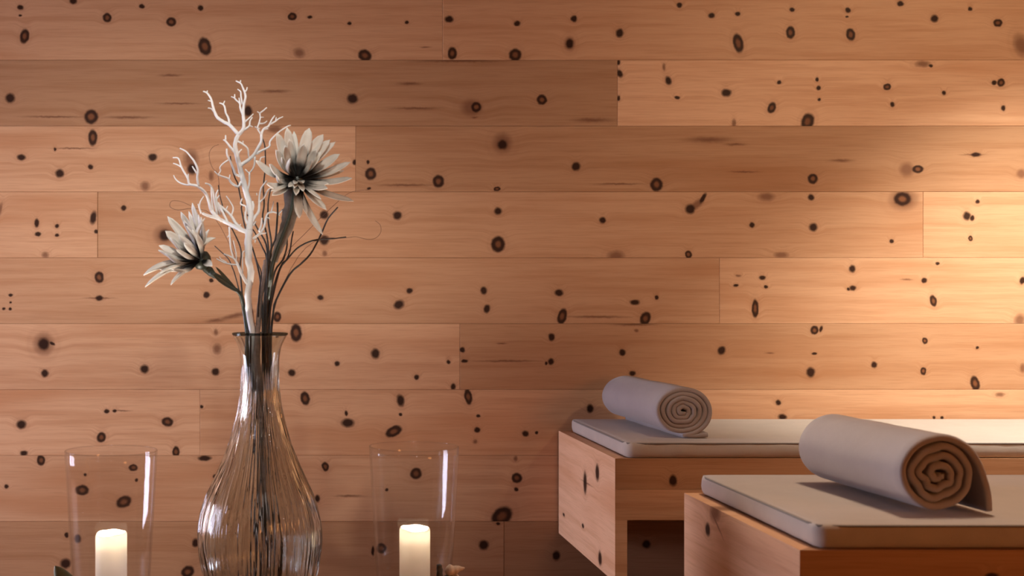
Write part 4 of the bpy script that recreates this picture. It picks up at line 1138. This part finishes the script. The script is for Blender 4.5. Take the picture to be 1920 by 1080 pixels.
# bark stump with an upright splinter, and the shell lying on it
sx_ = px(842, 1084, 2.82).x
stump = empty('bark_stump', (sx_, 2.82, ZT))
vb, fb = tube([Vector((0, 0, 0.0)), Vector((0.001, 0, 0.02)), Vector((-0.001, 0, 0.04)), Vector((0, 0, 0.058))], 0.021, 0.019, 14, 4, 0.18)
mesh_obj('stump_block', vb, fb, M_BARK, stump, True)
vb, fb = tube([Vector((-0.0225, -0.004, 0.030)), Vector((-0.0215, -0.004, 0.060)), Vector((-0.022, -0.003, 0.080)), Vector((-0.0205, -0.003, 0.0885))], 0.0075, 0.0060, 9, 4, 0.45)
mesh_obj('bark_splinter', vb, fb, M_BARK, stump, True)
tag(stump, 'small grey bark stump with an upright splinter at the foot of the right glass', 'bark')
shell((sx_ - 0.010, 2.818, ZT + 0.0745), 0.046, 0.028, (0.0, math.radians(82), 0.15), 'cream pink spiral shell lying on the bark stump by the right glass')

# ------------------------------------------------------------------ ceiling spotlights (housings of the lights set at the top)
def spot_housing(i, label):
    n, p, a, *_ = SPOTS[i]
    root = empty('ceiling_spotlight', (p[0], p[1], ZC))
    d = (Vector(a) - Vector(p)).normalized()
    v, f = lathe([(0.0005, -0.008), (0.045, -0.008), (0.048, -0.004), (0.048, -0.0005), (0.0005, -0.0005)], 32)
    mesh_obj('base_plate', v, f, M_METAL, root, True)
    # open can behind the light, pointing along the beam
    q = d.to_track_quat('-Z', 'Y').to_matrix()
    off = Vector(p) - Vector((p[0], p[1], ZC))
    pr = [(0.0005, 0.055), (0.036, 0.055), (0.040, 0.050), (0.044, -0.010), (0.042, -0.010), (0.037, 0.046), (0.0005, 0.047)]
    v, f = lathe(pr, 28)
    v = [q @ Vector(x) + off for x in v]
    mesh_obj('lamp_can', v, f, M_METAL, root, True)
    tag(root, label, 'spotlight', 'ceiling spotlights')
spot_housing(0, 'black ceiling spotlight aimed at the vase from far behind')
spot_housing(1, 'black ceiling spotlight aimed at the vase from nearby')
spot_housing(2, 'black ceiling spotlight above the low table')
spot_housing(3, 'black ceiling spotlight over the farther lounger')
spot_housing(4, 'black ceiling spotlight over the nearest lounger')
spot_housing(5, 'black ceiling spotlight washing the plank wall above the loungers')
# added unseen amber globe behind the camera: warm fill for the lounger fronts
def add_fill_lamp(loc, r, strength):
    root = empty('added_fill_globe', loc)
    v, f = lathe([(0.0005, 0.0), (0.14, 0.0), (0.145, 0.006), (0.13, 0.016), (0.02, 0.024), (0.0005, 0.025)], 40)
    mesh_obj('fill_globe_base', v, f, M_METAL, root, True)
    v, f = tube([Vector((0, 0, 0.02)), Vector((0, 0, 0.5)), Vector((0, 0, 1.0 - 0.01))], 0.012, 0.012, 12, 2)
    mesh_obj('fill_globe_pole', v, f, M_METAL, root, True)
    b = bmesh.new(); bmesh.ops.create_uvsphere(b, u_segments=32, v_segments=16, radius=r)
    m, nt = new_mat('amber_fill_emission'); nb = NB(nt)
    e = nb.n('ShaderNodeEmission'); e.inputs[0].default_value = (1.0, 0.40, 0.12, 1); e.inputs[1].default_value = strength
    o = nb.n('ShaderNodeOutputMaterial'); nb.l(e.outputs[0], o.inputs[0])
    bm_obj('fill_globe', b, m, root, True, loc=(0, 0, 1.0 + r))
    tag(root, 'added amber fill globe on a pole, unseen behind the viewer', 'lamp')
add_fill_lamp((2.6, -0.4, 0.0), 0.32, 17.5)
